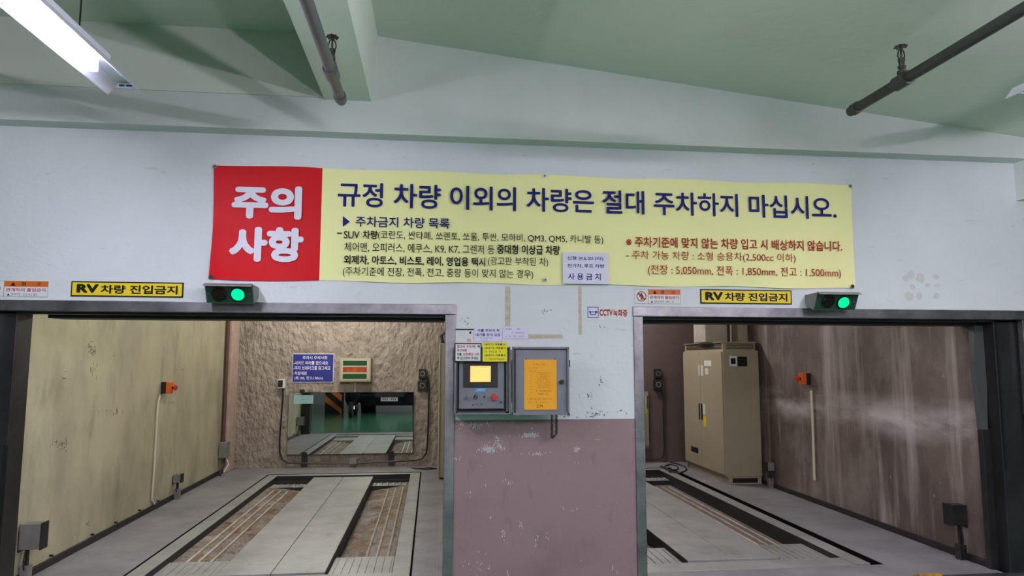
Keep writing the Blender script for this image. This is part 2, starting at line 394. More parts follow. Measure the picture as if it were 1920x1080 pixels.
# marks that belong to the wall
for (x, y, r) in ((1708, 515, 9), (1698, 522, 7), (1726, 521, 10), (1755, 519, 7), (1711, 538, 6), (1739, 535, 5), (1705, 556, 10), (1724, 555, 8), (1756, 555, 7)):
    p = PY(x, y); rr = r*.0036; n = 11; rnd = random.Random(x)
    pts = [(p.x+math.cos(k*2*math.pi/n)*rr*rnd.uniform(.8, 1.15), -.0008, p.z+math.sin(k*2*math.pi/n)*rr*rnd.uniform(.75, 1.1)) for k in range(n)]
    B().prism(pts, (0, .001, 0)).build('glue_stain', M_glue, wall_front)
for x0, x1, y0, y1 in ((947, 957, 537, 612), (1084, 1091, 537, 628), (988, 1055, 627, 635)):
    a = PY(x0, y0); c = PY(x1, y1); B().box(a.x, c.x, -.0008, .001, c.z, a.z).build('tape_residue', M_tape, wall_front)
rnd = random.Random(4)
b = B()
for cx, cy, n, sx, sy in ((1115, 775, 34, 14, 8), (1100, 742, 14, 12, 6), (1125, 715, 12, 3, 10), (1060, 780, 10, 15, 4), (1022, 583, 10, 9, 4), (868, 606, 8, 10, 12),
                          (1125, 613, 5, 12, 2), (935, 640, 8, 8, 3), (1160, 770, 6, 12, 5)):
    for _ in range(n):
        p = PY(rnd.gauss(cx, sx*.6), rnd.gauss(cy, sy*.6)); a = rnd.uniform(0, 3.1); l = rnd.uniform(.002, .009); t = rnd.uniform(.001, .0035)
        if p.z < 1.12: continue
        u = Vector((math.cos(a)*l, 0, math.sin(a)*l)); v = Vector((-math.sin(a)*t, 0, math.cos(a)*t)); c = Vector((p.x, -.0006, p.z))
        b.prism([c-u-v, c+u-v*.6, c+u*.9+v, c-u*.7+v*.8], (0, .001, 0))
b.build('scuff', mat('scuff_dark', (96, 100, 98), .8), wall_front, kind='stuff')
b = B()
for cx, cy, n, sx, sy in ((885, 797, 30, 24, 5), (915, 842, 60, 22, 7), (935, 828, 22, 6, 12), (995, 816, 70, 16, 3), (1080, 845, 14, 7, 8), (945, 1005, 14, 6, 10), (978, 990, 8, 5, 10),
                          (1005, 1015, 8, 5, 16), (950, 905, 8, 20, 8), (900, 1060, 14, 30, 18), (1010, 850, 18, 25, 3), (858, 860, 5, 6, 3), (1026, 1005, 5, 3, 8), (1150, 1070, 3, 8, 6), (882, 930, 3, 4, 5)):
    for _ in range(n):
        p = PY(rnd.gauss(cx, sx*.6), rnd.gauss(cy, sy*.6)); a = rnd.choice((rnd.uniform(1.3, 1.8), rnd.uniform(0, 3.1))); l = rnd.uniform(.002, .009); t = rnd.uniform(.001, .003)
        if p.z > 1.09: continue
        u = Vector((math.cos(a)*l, 0, math.sin(a)*l)); v = Vector((-math.sin(a)*t, 0, math.cos(a)*t)); c = Vector((p.x, -.0006, p.z))
        b.prism([c-u-v, c+u-v*.6, c+u*.9+v, c-u*.7+v*.8], (0, .001, 0))
b.build('paint_chip', mat('paint_chip_light', (196, 196, 194), .7), wall_front, kind='stuff')
a = PY(940, 428 if False else 827)                          # patch where mauve paint was peeled
p = PY(912, 842)
for (px_, py_, rx, rz) in ((914, 842, .045, .014), (992, 816, .05, .010), (1082, 842, .022, .006)):
    p = PY(px_, py_); pts = []
    for k in range(16):
        an = k*math.pi/8; q = random.uniform(.65, 1.15); pts.append((p.x+math.cos(an)*rx*q, -.0009, p.z+math.sin(an)*rz*q))
    B().prism(pts, (0, .001, 0)).build('peeled_patch', mat('undercoat', (168, 172, 172), .8), wall_front)

# dark scuffs on the cream wall of the left bay
b = B(); XW = -2.7695
for cx, cy, n, sx, sy in ((172, 655, 26, 6, 14), (175, 695, 10, 4, 16), (211, 668, 2, 2, 2), (205, 772, 16, 26, 4), (115, 832, 22, 16, 9), (322, 755, 6, 12, 1), (340, 690, 8, 6, 8), (120, 700, 4, 6, 10), (165, 980, 3, 4, 6)):
    for _ in range(n):
        p = PX(rnd.gauss(cx, sx*.6), rnd.gauss(cy, sy*.6), XW)
        if not .25 < p.y < 5 or p.z > 1.9 or p.z < .1: continue
        a = rnd.choice((rnd.uniform(1.3, 1.9), rnd.uniform(-.2, .3))); l = rnd.uniform(.006, .028); t_ = rnd.uniform(.001, .004)
        u = Vector((0, math.cos(a)*l, math.sin(a)*l)); v = Vector((0, -math.sin(a)*t_, math.cos(a)*t_)); c = Vector((XW, p.y, p.z))
        b.prism([c-u-v, c+u-v*.6, c+u*.9+v, c-u*.7+v*.8], (-.001, 0, 0))
b.build('scuff', mat('scuff_brown', (84, 78, 60), .8), bpy.data.objects['wall_bay_left'], kind='stuff')

# ---------------------------------------------------------------- pallets
def pallet(x0, x1, cx0, cx1, mchan, ribs, label, deep=False):
    y0, y1 = .40, 4.985
    t = thing('car_pallet', ((x0+x1)/2, (y0+y1)/2, -.14), label, 'car lift platform')
    f = B(); f.box(x0, x0+.125, y0, y1, -.13, 0, .004); f.box(x1-.125, x1, y0, y1, -.13, 0, .004)
    f.box(x0+.125, x1-.125, y1-.10, y1, -.13, 0, .004); f.box(x0+.125, x1-.125, y0, y0+.2, -.13, -.01, .003)
    f.build('frame', M_pallet, t)
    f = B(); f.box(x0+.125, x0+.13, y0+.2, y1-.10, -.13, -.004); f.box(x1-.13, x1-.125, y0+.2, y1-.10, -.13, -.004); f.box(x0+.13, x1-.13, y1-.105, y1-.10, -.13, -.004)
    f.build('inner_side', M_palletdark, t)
    xm = (cx0+cx1)/2
    for a, c in ((cx0, xm-.002), (xm+.002, cx1)):
        B().box(a, c, .62, 4.72, -.11, 0, .003).build('centre_plate', M_pallet, t)
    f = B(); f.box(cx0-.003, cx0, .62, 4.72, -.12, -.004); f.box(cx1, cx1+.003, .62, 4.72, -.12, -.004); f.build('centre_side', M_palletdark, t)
    for side, (a, c, rb) in enumerate(((x0+.13, cx0-.003, ribs[0]), (cx1+.003, x1-.13, ribs[1]))):
        za, zc = (-.06, -.13) if side == 0 else (-.13, -.06)         # tray slopes down towards the centre plate
        if deep: za = zc = -.13
        zr = lambda x: za+(zc-za)*(x-a)/(c-a)
        ch = B().hexa([(a, 1.15, -.15), (c, 1.15, -.15), (c, 4.42, -.15), (a, 4.42, -.15), (a, 1.15, za), (c, 1.15, zc), (c, 4.42, zc), (a, 4.42, za)]).build('wheel_channel', mchan, t)
        for rx in rb:
            B().tube([(rx, 1.2, zr(rx)+.002), (rx, 2.5, zr(rx)+.004), (rx, 4.25, zr(rx)+.002)], .012, 8).build('rib', M_rib, ch, smooth=True)
        e = B(); e.box(a, c, .6, 1.15, -.14, -.045, .004); e = e.build('end_plate', M_pallet, t)
        for k in range(8):
            xx = a+.03+k*(c-a-.06)/7
            B().box(xx-.008, xx+.008, .68, 1.10, -.045, -.039, .002).build('ridge', M_pallet, e)
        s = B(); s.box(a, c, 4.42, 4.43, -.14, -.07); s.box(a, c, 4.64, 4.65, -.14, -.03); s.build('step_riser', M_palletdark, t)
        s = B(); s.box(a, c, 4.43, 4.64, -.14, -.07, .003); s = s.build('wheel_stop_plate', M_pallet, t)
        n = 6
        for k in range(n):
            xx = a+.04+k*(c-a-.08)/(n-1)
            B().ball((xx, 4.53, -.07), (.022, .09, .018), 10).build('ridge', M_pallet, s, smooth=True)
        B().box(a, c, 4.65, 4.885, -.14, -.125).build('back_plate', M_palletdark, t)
    return t
pallet(-2.105, -.135, -1.485, -.735, M_rust, ((-1.875, -1.80, -1.715), (-.507, -.42, -.327)), 'worn grey steel car pallet with rusty wheel channels, seen through the left opening')
pallet(1.33, 3.27, 1.94, 2.67, M_rustR, ((1.50, 1.58, 1.66), (2.89, 2.975, 3.06)), 'dusty grey steel car pallet in the right bay beside the beige cabinet', True)

# ---------------------------------------------------------------- banner
a = PY(400, 308, -.012); c = PY(1599, 540, -.012)
BX0, BX1, BZ1, BZ0 = -1.428, 2.995, 2.765, 2.012
t = thing('banner', ((BX0+BX1)/2, -.012, BZ0), 'long red and yellow vinyl notice banner nailed above the two openings', 'banner')
XS = -.737
def cloth(x0, x1, z0, z1, m, name, nx, nz=14, skew=0):
    b = B(); V = []
    for i in range(nx+1):
        row = []
        for j in range(nz+1):
            u = i/nx; v = j/nz; x = x0+(x1-x0)*u; z = z0+(z1-z0)*v
            if skew and i == 0: x += .012*math.sin(v*math.pi)
            dz = .005*math.sin(x*7+z*3)*(1 if j == 0 or j == nz else 0)
            y = -.008-.003*math.sin(x*5.3+z*4)-.002*math.sin(x*13-z*9)-.0035*math.exp(-((x+z-.75)**2)/.002)*(x < -.9)
            row.append(b.bm.verts.new((x, min(y, -.003), z+dz)))
        V.append(row)
    for i in range(nx):
        for j in range(nz): b.bm.faces.new([V[i][j], V[i+1][j], V[i+1][j+1], V[i][j+1]])
    return b.build(name, m, t, smooth=True)
cloth(BX0, XS, BZ0, BZ1, M_banR, 'red_panel', 24, skew=1); cloth(XS, BX1, BZ0, BZ1, M_banY, 'yellow_panel', 120)
YT = -.0165
def bt(s, x0, x1, yt, yb, m, bold=0.0): return px_text(s, x0, x1, yt, yb, YT, m, t, bold)
bt('주의', 436, 565, 346, 409, M_offwhite, .05); bt('사항', 431, 568, 424, 490, M_offwhite, .05)
bt('규정 차량 이외의 차량은 절대 주차하지 마십시오.', 634, 1568, 341, 387, M_navy, .016)
B().prism([PY(643, 405, YT), PY(643, 425, YT), PY(656, 415.5, YT)], (0, .001, 0)).build('arrow_mark', M_navy, t)
bt('주차금지 차량 목록', 667, 843, 405, 425, M_navy, .012)
bt('-', 632, 641, 436, 438, M_inkblack, .02)
bt('SUV', 645, 674, 433, 447, M_inkblack, .008)
bt('차량', 680, 708, 432, 448, M_inkblack, .02)
bt('(코란도, 싼타페, 쏘렌토, 쏘울, 투싼, 모하비, QM3, QM5, 카니발 등)', 709, 1131, 432, 450, M_inkblack, 0)
bt('체어맨, 오피러스, 에쿠스, K9, K7, 그렌저 등', 646, 927, 454, 472, M_inkblack, 0)
bt('중대형 이상급 차량', 932, 1050, 458, 476, M_inkblack, .022)
bt('외제차, 아토스, 비스토, 레이, 영업용 택시', 645, 910, 478, 496, M_inkblack, .02)
bt('(광고판 부착된 차)', 915, 1028, 481, 499, M_inkblack, 0)
bt('(주차기준에 전장, 전폭, 전고, 중량 등이 맞지 않는 경우)', 643, 1000, 500, 519, M_inkblack, 0)
bt('※ 주차기준에 맞지 않는 차량 입고 시 배상하지 않습니다.', 1174, 1579, 443, 463, M_redink, .016)
bt('- 주차 가능 차량 : 소형 승용차(2,500cc 이하)', 1174, 1492, 469, 488, M_redink, 0)
bt('(전장 : 5,050mm, 전폭 : 1,850mm, 전고 : 1,500mm)', 1215, 1577, 496, 517, M_redink, 0)
for x, y in ((403, 312), (1021, 330), (1594, 349), (396, 519), (1598, 537), (1022, 525)):
    p = PY(x, y, -.016)
    g = B().ring(p, .014, .006, .004).build('eyelet', M_chrome, t, smooth=True)
    B().cyl((p.x, -.001, p.z), (p.x, -.022, p.z), .005, 10).build('nail_head', M_darksteel, g)

def plate(name, x0, x1, y0, y1, Y, m, label, cat, th=.004, lbl_loc=None):
    a = PY(x0, y0, Y); c = PY(x1, y1, Y)
    t = thing(name, ((a.x+c.x)/2, Y, c.z), label, cat)
    B().box(a.x, c.x, Y, Y+th, c.z, a.z, .0008).build('board', m, t)
    return t, a.x, c.x, c.z, a.z
# small sign over the banner edge
t2, x0, x1, z0, z1 = plate('notice_sign', 1055, 1142, 473, 533, -.024, M_lav, 'small pale lavender sign overlapping the lower edge of the yellow banner', 'sign', th=.006)
W, H = x1-x0, z1-z0
lettering('신형 (K5,쏘나타)', x0+W*.10, x0+W*.88, z0+H*.74, z0+H*.88, -.0245, M_navy, t2, .02)
lettering('전기차, 루프 차량', x0+W*.10, x0+W*.90, z0+H*.51, z0+H*.64, -.0245, M_navy, t2, .02)
lettering('사 용 금 지', x0+W*.11, x0+W*.82, z0+H*.12, z0+H*.34, -.0245, M_navy, t2, .02)

def rv(x0, x1, y0, y1, label):
    t, a, c, z0, z1 = plate('height_sign', x0, x1, y0, y1, -.006, M_inkblack, label, 'sign', th=.006)
    B().box(a+.008, c-.008, -.0072, -.005, z0+.008, z1-.008).build('yellow_field', M_yel, t)
    W, H = c-a, z1-z0
    lettering('RV', a+W*.05, a+W*.245, z0+H*.23, z0+H*.82, -.0076, M_inkblack, t, .06)
    lettering('차량 진입금지', a+W*.262, a+W*.95, z0+H*.20, z0+H*.78, -.0076, M_inkblack, t, .035)
rv(134, 343, 527, 558, 'yellow sign with black border above the left opening')
rv(1313, 1485, 542, 571, 'yellow sign with black border above the right opening')

def warn(x0, x1, y0, y1, label, seed):
    t, a, c, z0, z1 = plate('warning_sticker', x0, x1, y0, y1, -.003, M_paper, label, 'sticker', th=.002)
    W, H = c-a, z1-z0; s = a+W*.30
    B().box(s, c, -.0036, -.003, z0+H*.64, z1).build('orange_band', M_orange, t)
    f = B(); f.box(s-.001, s+.001, -.0036, -.003, z0, z1); f.box(a, c, -.0036, -.003, z0, z0+.0012); f.box(a, s, -.0036, -.003, z1-.0012, z1); f.box(c-.0012, c, -.0036, -.003, z0, z1); f.build('border_line', M_darksteel, t)
    cx, cz, r = a+W*.15, z0+H*.5, H*.35
    B().ring((cx, -.003, cz), r, r*.84, .0007, 28).build('prohibition_ring', M_redink, t)
    f = B(); f.cyl((cx, -.003, cz+r*.5), (cx, -.0036, cz+r*.5), r*.16, 12)
    f.box(cx-r*.2, cx+r*.2, -.0036, -.003, cz-r*.1, cz+r*.34); f.box(cx-r*.17, cx-r*.03, -.0036, -.003, cz-r*.65, cz-r*.1); f.box(cx+r*.03, cx+r*.17, -.0036, -.003, cz-r*.65, cz-r*.1)
    f.prism([(cx-r*.2, -.003, cz+r*.3), (cx-r*.5, -.003, cz-r*.05), (cx-r*.38, -.003, cz-r*.12), (cx-r*.15, -.003, cz+r*.12)], (0, -.0006, 0))
    f.prism([(cx+r*.2, -.003, cz+r*.3), (cx+r*.5, -.003, cz-r*.05), (cx+r*.38, -.003, cz-r*.12), (cx+r*.15, -.003, cz+r*.12)], (0, -.0006, 0))
    f.build('walking_figure', M_inkblack, t)
    q = r*.62
    B().prism([(cx-q-.004, -.0037, cz+q-.004), (cx-q+.004, -.0037, cz+q+.004), (cx+q+.004, -.0037, cz-q+.004), (cx+q-.004, -.0037, cz-q-.004)], (0, -.0005, 0)).build('prohibition_bar', M_redink, t)
    lettering('경      고', s+W*.27, s+W*.58, z0+H*.70, z0+H*.94, -.0040, M_inkblack, t, .02)
    B().prism([(s+W*.10, -.004, z0+H*.69), (s+W*.18, -.004, z0+H*.69), (s+W*.14, -.004, z0+H*.93)], (0, .0005, 0)).build('triangle_mark', M_inkblack, t)
    lettering('관계자외 출입금지', s+W*.03, s+W*.66, z0+H*.33, z0+H*.56, -.0036, M_magenta, t, .02)
    B().prism([(s+W*.05, -.0036, z0+H*.07), (s+W*.10, -.0036, z0+H*.07), (s+W*.075, -.0036, z0+H*.22)], (0, .0005, 0)).build('triangle_mark', M_inkblack, t)
    marks(s+W*.11, s+W*.64, z0+H*.04, z0+H*.24, -.0034, 1, M_inkblack, t, fill=.95, h=.7, seed=seed)
warn(1189.5, 1276, 542, 570, 'small orange and white warning sticker above the top left corner of the right opening', 3)
warn(-27, 89, 526, 557, 'small orange and white warning sticker left of the left opening\'s yellow sign', 4)

t3, x0, x1, z0, z1 = plate('camera_notice_sign', 1099, 1179, 573, 601, -.003, M_paper, 'small white surveillance notice with blue icon and red lettering between the openings', 'sign', th=.002)
W, H = x1-x0, z1-z0
f = B(); f.box(x0+W*.03, x0+W*.29, -.0036, -.003, z0+H*.16, z0+H*.92, .0); f.build('icon_border', M_blue, t3)
B().box(x0+W*.045, x0+W*.275, -.0042, -.0036, z0+H*.21, z0+H*.87).build('icon_field', M_lav, t3)
f = B(); f.box(x0+W*.095, x0+W*.225, -.0048, -.0042, z0+H*.36, z0+H*.60, .0); f.box(x0+W*.06, x0+W*.11, -.0048, -.0042, z0+H*.52, z0+H*.62); f.box(x0+W*.21, x0+W*.26, -.0048, -.0042, z0+H*.5, z0+H*.64); f.build('camera_icon', M_blue, t3)
B().box(x0+W*.115, x0+W*.205, -.0052, -.0048, z0+H*.41, z0+H*.54).build('icon_lens', M_lav, t3)
lettering('CCTV', x0+W*.31, x0+W*.62, z0+H*.30, z0+H*.76, -.0036, M_redink, t3, .04)
lettering('녹화중', x0+W*.63, x0+W*.97, z0+H*.27, z0+H*.76, -.0036, M_redink, t3, .03)

# ---------------------------------------------------------------- traffic signals
def signal(xl, xr, yt, yb, xlb, xrb, lit_x, off_x, label, flip):
    a = PY(xl, yt, -.16); c = PY(xr, yt, -.16); d = PY(xlb, yb, -.10)
    x0, x1, zt, zb = a.x, c.x, a.z, d.z
    t = thing('signal_light', ((x0+x1)/2, -.08, zb), label, 'signal light')
    prof = [(-.16, zt), (-.10, zb), (-.012, zb+.035), (-.001, zb+.06), (-.001, zt-.005)]
    B().prism([(x0, y, z) for y, z in prof], (x1-x0, 0, 0)).build('housing', M_galv, t)
    n = Vector((0, -(zt-zb), -.06)).normalized()      # outward normal of the sloping face
    def on(px_, f): return Vector((px_, -.16+.06*f, zt+(zb-zt)*f))
    P = [on(x0+.006, .05), on(x1-.006, .05), on(x1-.006, .95), on(x0+.006, .95)]
    B().prism([p+n*.001 for p in P], n*.003).build('face_plate', M_signalface, t)
    B().hexa([on(x0, 0), on(x0, 0)+n*.035, on(x1, 0)+n*.035, on(x1, 0), on(x0, 0)+Vector((0, 0, .004)), on(x0, 0)+n*.035+Vector((0, 0, .004)), on(x1, 0)+n*.035+Vector((0, 0, .004)), on(x1, 0)+Vector((0, 0, .004))]).build('visor', M_galv, t)
    def at_face(px_, py_):
        d = ray(px_, py_); o = on(x0, .5); k = (o-CAM).dot(n)/d.dot(n); return CAM+d*k
    for q, mm, nm in ((lit_x, M_greenlamp, 'green_lens'), (off_x, M_redoff, 'red_lens')):
        p = at_face(*q)
        B().cyl(p+n*.002, p+n*.014, .047, 28).build('lens_ring', M_black, t, smooth=True)
        B().cyl(p+n*.012, p+n*.022, .041, 28, .036).build(nm, mm, t, smooth=True, label='lit green lens' if nm == 'green_lens' else 'dark unlit lens')
    for px_ in (x0+.02, x1-.02):
        p = on(px_, .5); B().cyl(p+n*.003, p+n*.007, .005, 10).build('screw', M_chrome, t)
signal(383, 474, 532, 568, 389, 476, (447, 551), (412, 550), 'steel signal box with lit green lamp above the left opening', 1)
signal(1532, 1611, 548, 581, 1525, 1602, (1580, 566), (1552, 564), 'steel signal box with lit green lamp above the right opening', -1)

# ---------------------------------------------------------------- control box
Yb = -.17
a = PY(853, 650, Yb); c = PY(957, 777, Yb); X0, X1, Z0, Z1 = a.x, c.x, c.z, a.z
t = thing('control_box', ((X0+X1)/2, -.08, Z0), 'open grey operator control box with lit yellow screen on the pillar', 'control box')
th = .008
f = B(); f.box(X0, X0+th, Yb, -.001, Z0, Z1, .002); f.box(X1-th, X1, Yb, -.001, Z0, Z1, .002); f.box(X0, X1, Yb, -.001, Z0, Z0+th, .002); f.box(X0, X1, Yb, -.001, Z1-th, Z1, .002); f.box(X0, X1, -.006, -.001, Z0, Z1)
f.build('housing', M_grey, t)
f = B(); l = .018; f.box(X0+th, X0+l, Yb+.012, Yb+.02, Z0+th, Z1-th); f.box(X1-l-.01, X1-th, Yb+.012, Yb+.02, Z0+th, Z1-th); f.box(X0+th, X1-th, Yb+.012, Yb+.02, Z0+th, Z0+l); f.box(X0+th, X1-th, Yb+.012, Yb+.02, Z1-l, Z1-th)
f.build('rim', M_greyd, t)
Yp = Yb+.03
a = PY(861, 660, Yp); c = PY(945, 766, Yp); p = B().box(a.x, c.x, Yp, Yp+.004, c.z, a.z, .001).build('front_panel', M_grey, t)
a = PY(869, 679, Yp-.012); c = PY(933, 726, Yp-.012); s = B().box(a.x, c.x, Yp-.012, Yp, c.z, a.z, .002).build('screen_bezel', M_black, t)
a = PY(882, 686, Yp-.014); c = PY(920, 716, Yp-.014); B().box(a.x, c.x, Yp-.014, Yp-.012, c.z, a.z).build('screen', M_screen, t, label='lit yellow touch screen')
marks(a.x+.006, c.x-.006, a.z-.014, a.z-.002, Yp-.0142, 1, M_orange, s, .95, .5, 5)
a = PY(890, 727, Yp-.001); c = PY(912, 735, Yp-.001); q = B().box(a.x, c.x, Yp-.0015, Yp, c.z, a.z).build('blue_label', M_cyan, t, label='small blue label')
marks(a.x+.01, c.x, c.z, a.z, Yp-.0016, 1, M_offwhite, q, .9, .5, 6)
def knob(x, y, r, m, h=.03):
    p = PY(x, y, Yp); return B().cyl((p.x, Yp, p.z), (p.x, Yp-h, p.z), r, 18, r*.85)
k = knob(874, 745, .012, M_chrome).build('key_switch', M_chrome, t, smooth=True); p = PY(874, 745, Yp-.03); B().box(p.x-.002, p.x+.002, Yp-.031, Yp-.028, p.z-.007, p.z+.007).build('key_slot', M_black, k)
k = knob(892, 744, .014, M_black, .02).build('selector_switch', M_black, t, smooth=True); p = PY(892, 744, Yp-.02); B().prism([(p.x-.009, Yp-.02, p.z-.008), (p.x-.006, Yp-.02, p.z-.010), (p.x+.009, Yp-.02, p.z+.008), (p.x+.006, Yp-.02, p.z+.010)], (0, -.012, 0)).build('lever', M_chrome, k)
knob(908, 744, .007, M_black, .008).build('buzzer', M_black, t, smooth=True)
k = knob(927, 745, .012, M_yel, .012).build('stop_button', M_redplast, t, smooth=True, label='red mushroom stop button'); p = PY(927, 745, Yp); B().cyl((p.x, Yp-.012, p.z), (p.x, Yp-.035, p.z), .020, 22, .018).build('button_head', M_redplast, k, smooth=True)
for x, y in ((860, 754), (939, 754)):
    p = PY(x, y, Yp); B().cyl((p.x, Yp, p.z), (p.x, Yp-.008, p.z), .005, 10).build('screw', M_black, t)
a = PY(885, 761, Yp-.001); c = PY(915, 755, Yp-.001)
B().prism([(a.x, Yp-.001, a.z), (a.x+.012, Yp-.001, a.z), (a.x+.006, Yp-.001, a.z+.013)], (0, .0006, 0)).build('maker_mark', M_inkblack, t)
marks(a.x+.016, a.x+.10, a.z-.001, a.z+.016, Yp-.001, 1, M_inkblack, t, .95, .8, 8)
for xx in (867, 887, 903, 921):
    a = PY(xx, 738, Yp-.001); marks(a.x, a.x+.035, a.z-.006, a.z+.002, Yp-.001, 1, M_inkblack, t, .9, .7, xx)
# opened door
a = PY(961, 650, Yb-.0); c = PY(1068, 778, Yb-.0); DX0, DX1, DZ0, DZ1 = a.x, c.x, c.z, a.z
dr = B(); dr.box(DX0, DX1, Yb+.02, Yb+.024, DZ0, DZ1)
for q in ((DX0, DX0+.004, DZ0, DZ1), (DX1-.012, DX1, DZ0, DZ1), (DX0, DX1, DZ0, DZ0+.014), (DX0, DX1, DZ1-.012, DZ1)):
    dr.box(q[0], q[1], Yb, Yb+.022, q[2], q[3], .0015)
dr = dr.build('door', M_grey, t)
B().box(DX0+.015, DX0+.022, Yb+.005, Yb+.02, DZ0+.016, DZ1-.014).build('seal', M_black, dr)
f = B(); f.box(DX0+.02, DX1-.014, Yb+.012, Yb+.016, DZ1-.018, DZ1-.013); f.build('seal', M_black, dr)
p = PY(1053, 716, Yb+.02); B().cyl((p.x, Yb+.02, p.z), (p.x, Yb-.005, p.z), .014, 8).build('latch', M_black, dr)
for z in (DZ1-.05, DZ0+.05):
    B().cyl(((X1+DX0)/2, Yb+.005, z-.03), ((X1+DX0)/2, Yb+.005, z+.03), .006, 10).build('hinge', M_galv, t, smooth=True)
B().box(DX1, DX1+.008, Yb+.005, Yb+.018, DZ1-.13, DZ1-.085, .002).build('handle_tab', M_black, dr)
a = PY(983, 674, Yb+.018); c = PY(1044, 768, Yb+.018)
n = thing('paper_notice', ((a.x+c.x)/2, Yb+.018, c.z), 'orange yellow printed notice sheet on the open control box door', 'notice')
B().box(a.x, c.x, Yb+.017, Yb+.019, c.z, a.z).build('sheet', M_ora_paper, n)
W, H = c.x-a.x, a.z-c.z
marks(a.x+W*.25, a.x+W*.78, a.z-H*.13, a.z-H*.07, Yb+.0168, 1, M_inkblack, n, .95, .6, 9)
marks(a.x+W*.08, a.x+W*.5, a.z-H*.27, a.z-H*.14, Yb+.0168, 2, M_redink, n, .95, .35, 10)
marks(a.x+W*.16, a.x+W*.27, a.z-H*.75, a.z-H*.27, Yb+.0168, 8, M_redink, n, .9, .3, 11)
marks(a.x+W*.36, a.x+W*.92, a.z-H*.58, a.z-H*.25, Yb+.0168, 9, M_redink, n, .9, .4, 12)
marks(a.x+W*.36, a.x+W*.9, a.z-H*.72, a.z-H*.6, Yb+.0168, 2, M_inkblack, n, .9, .5, 13)
marks(a.x+W*.08, a.x+W*.95, a.z-H*.88, a.z-H*.76, Yb+.0168, 2, M_redink, n, .9, .4, 14)
marks(a.x+W*.35, a.x+W*.8, a.z-H*.97, a.z-H*.89, Yb+.0168, 1, M_inkblack, n, .95, .8, 15)
for xx in (a.x+.012, c.x-.012): B().cyl((xx, Yb+.02, a.z+.003), (xx, Yb+.012, a.z+.003), .004, 8).build('screw', M_black, n)
# coiled cord hanging from the box
p = PY(1035, 776, -.06); q = PY(1036, 822, -.06); path = []
for k in range(0, 420):
    u = k/420; z = p.z+.03+(q.z-p.z-.03)*(u*2 if u < .5 else 2-2*u); sx = (.0 if u < .5 else .028)*min(1, (abs(u-.5)*12)) ; an = u*2*math.pi*34
    path.append((p.x+sx+.008*math.cos(an), -.06+.008*math.sin(an), z))
B().tube(path, .0024, 6).build('coiled_cord', M_cord, smooth=True, label='black coiled cord hanging below the open control box door', cat='cord')

# notices round the control box
def sheet(name, x0, x1, y0, y1, Y, m, label, border=None):
    t, a, c, z0, z1 = plate(name, x0, x1, y0, y1, Y, border or m, label, 'notice', th=.003)
    if border: B().box(a+.008, c-.008, Y-.001, Y, z0+.008, z1-.008).build('white_field', m, t)
    return t, a, c, z0, z1
n, a, c, z0, z1 = sheet('instruction_sign', 852, 903, 643, 679, Yb-.012, M_paper, 'white sign with black frame over the control box screen', M_black)
W, H = c-a, z1-z0; yy = Yb-.0135
lettering('입고시', a+W*.10, a+W*.38, z0+H*.74, z0+H*.90, yy, M_inkblack, n, .03); lettering('주의사항', a+W*.44, a+W*.78, z0+H*.74, z0+H*.90, yy, M_magenta, n, .03); lettering('꼭', a+W*.84, a+W*.94, z0+H*.74, z0+H*.9, yy, M_inkblack, n, .03)
lettering('확인바람', a+W*.10, a+W*.46, z0+H*.54, z0+H*.69, yy, M_magenta, n, .03)
lettering('차를', a+W*.10, a+W*.26, z0+H*.33, z0+H*.48, yy, M_inkblack, n, .03); lettering('안전확인 시작', a+W*.32, a+W*.92, z0+H*.33, z0+H*.48, yy, M_magenta, n, .03)
lettering('후 입고하여 주세요', a+W*.10, a+W*.88, z0+H*.13, z0+H*.28, yy, M_inkblack, n, .03)
n, a, c, z0, z1 = sheet('operation_notice', 905, 951, 642, 678, Yb-.012, M_yel2, 'bright yellow instruction sheet over the top right of the control box')
W, H = c-a, z1-z0; yy = Yb-.0125
for r, (s1, mm) in enumerate((('(승강기) 자동출고)', M_inkblack), ('(승강기) 자동출고', M_inkblack), ('', None), ('(승강기) 자동출고', M_inkblack), ('', None))):
    zz = z1-H*(.04+.19*r); 
    if s1: lettering(s1, a+W*.08, c-W*.06, zz-H*.13, zz, yy, mm, n, .02)
    else: marks(a+W*.03, c-W*.02, zz-H*.13, zz, yy, 1, M_inkblack, n, .97, .8, 20+r)
n, a, c, z0, z1 = sheet('permit_sheet', 854, 888, 617, 642, -.004, M_paper, 'small white certificate with black top edge on wall above the control box')
W, H = c-a, z1-z0
B().box(a, c, -.006, -.003, z1-.006, z1+.002).build('top_strip', M_black, n); B().box(a+W*.76, a+W*.87, -.0045, -.004, z0+H*.66, z0+H*.82).build('stamp', M_inkblack, n); B().box(a+W*.64, a+W*.85, -.0045, -.004, z0+H*.05, z0+H*.28).build('red_seal', mat('faded_red', (200, 150, 140), .7), n)
marks(a+W*.1, a+W*.65, z0+H*.3, z0+H*.9, -.0042, 4, mat('grey_ink', (120, 140, 132), .7), n, .9, .3, 30)
n, a, c, z0, z1 = sheet('phone_notice', 889, 940, 615, 641, -.004, M_lav, 'pale lavender paper above the control box, left of the smaller one')
W, H = c-a, z1-z0
lettering('차를 주차시 꼭', a+W*.12, a+W*.93, z0+H*.72, z0+H*.93, -.0045, M_navy, n, .02); lettering('내기를 문의 요망', a+W*.06, a+W*.97, z0+H*.40, z0+H*.62, -.0045, M_navy, n, .02)
marks(a+W*.22, a+W*.80, z0+H*.2, z0+H*.34, -.0042, 1, M_inkblack, n, .95, .7, 31); marks(a+W*.25, a+W*.8, z0+H*.02, z0+H*.14, -.0042, 1, M_inkblack, n, .95, .7, 32)
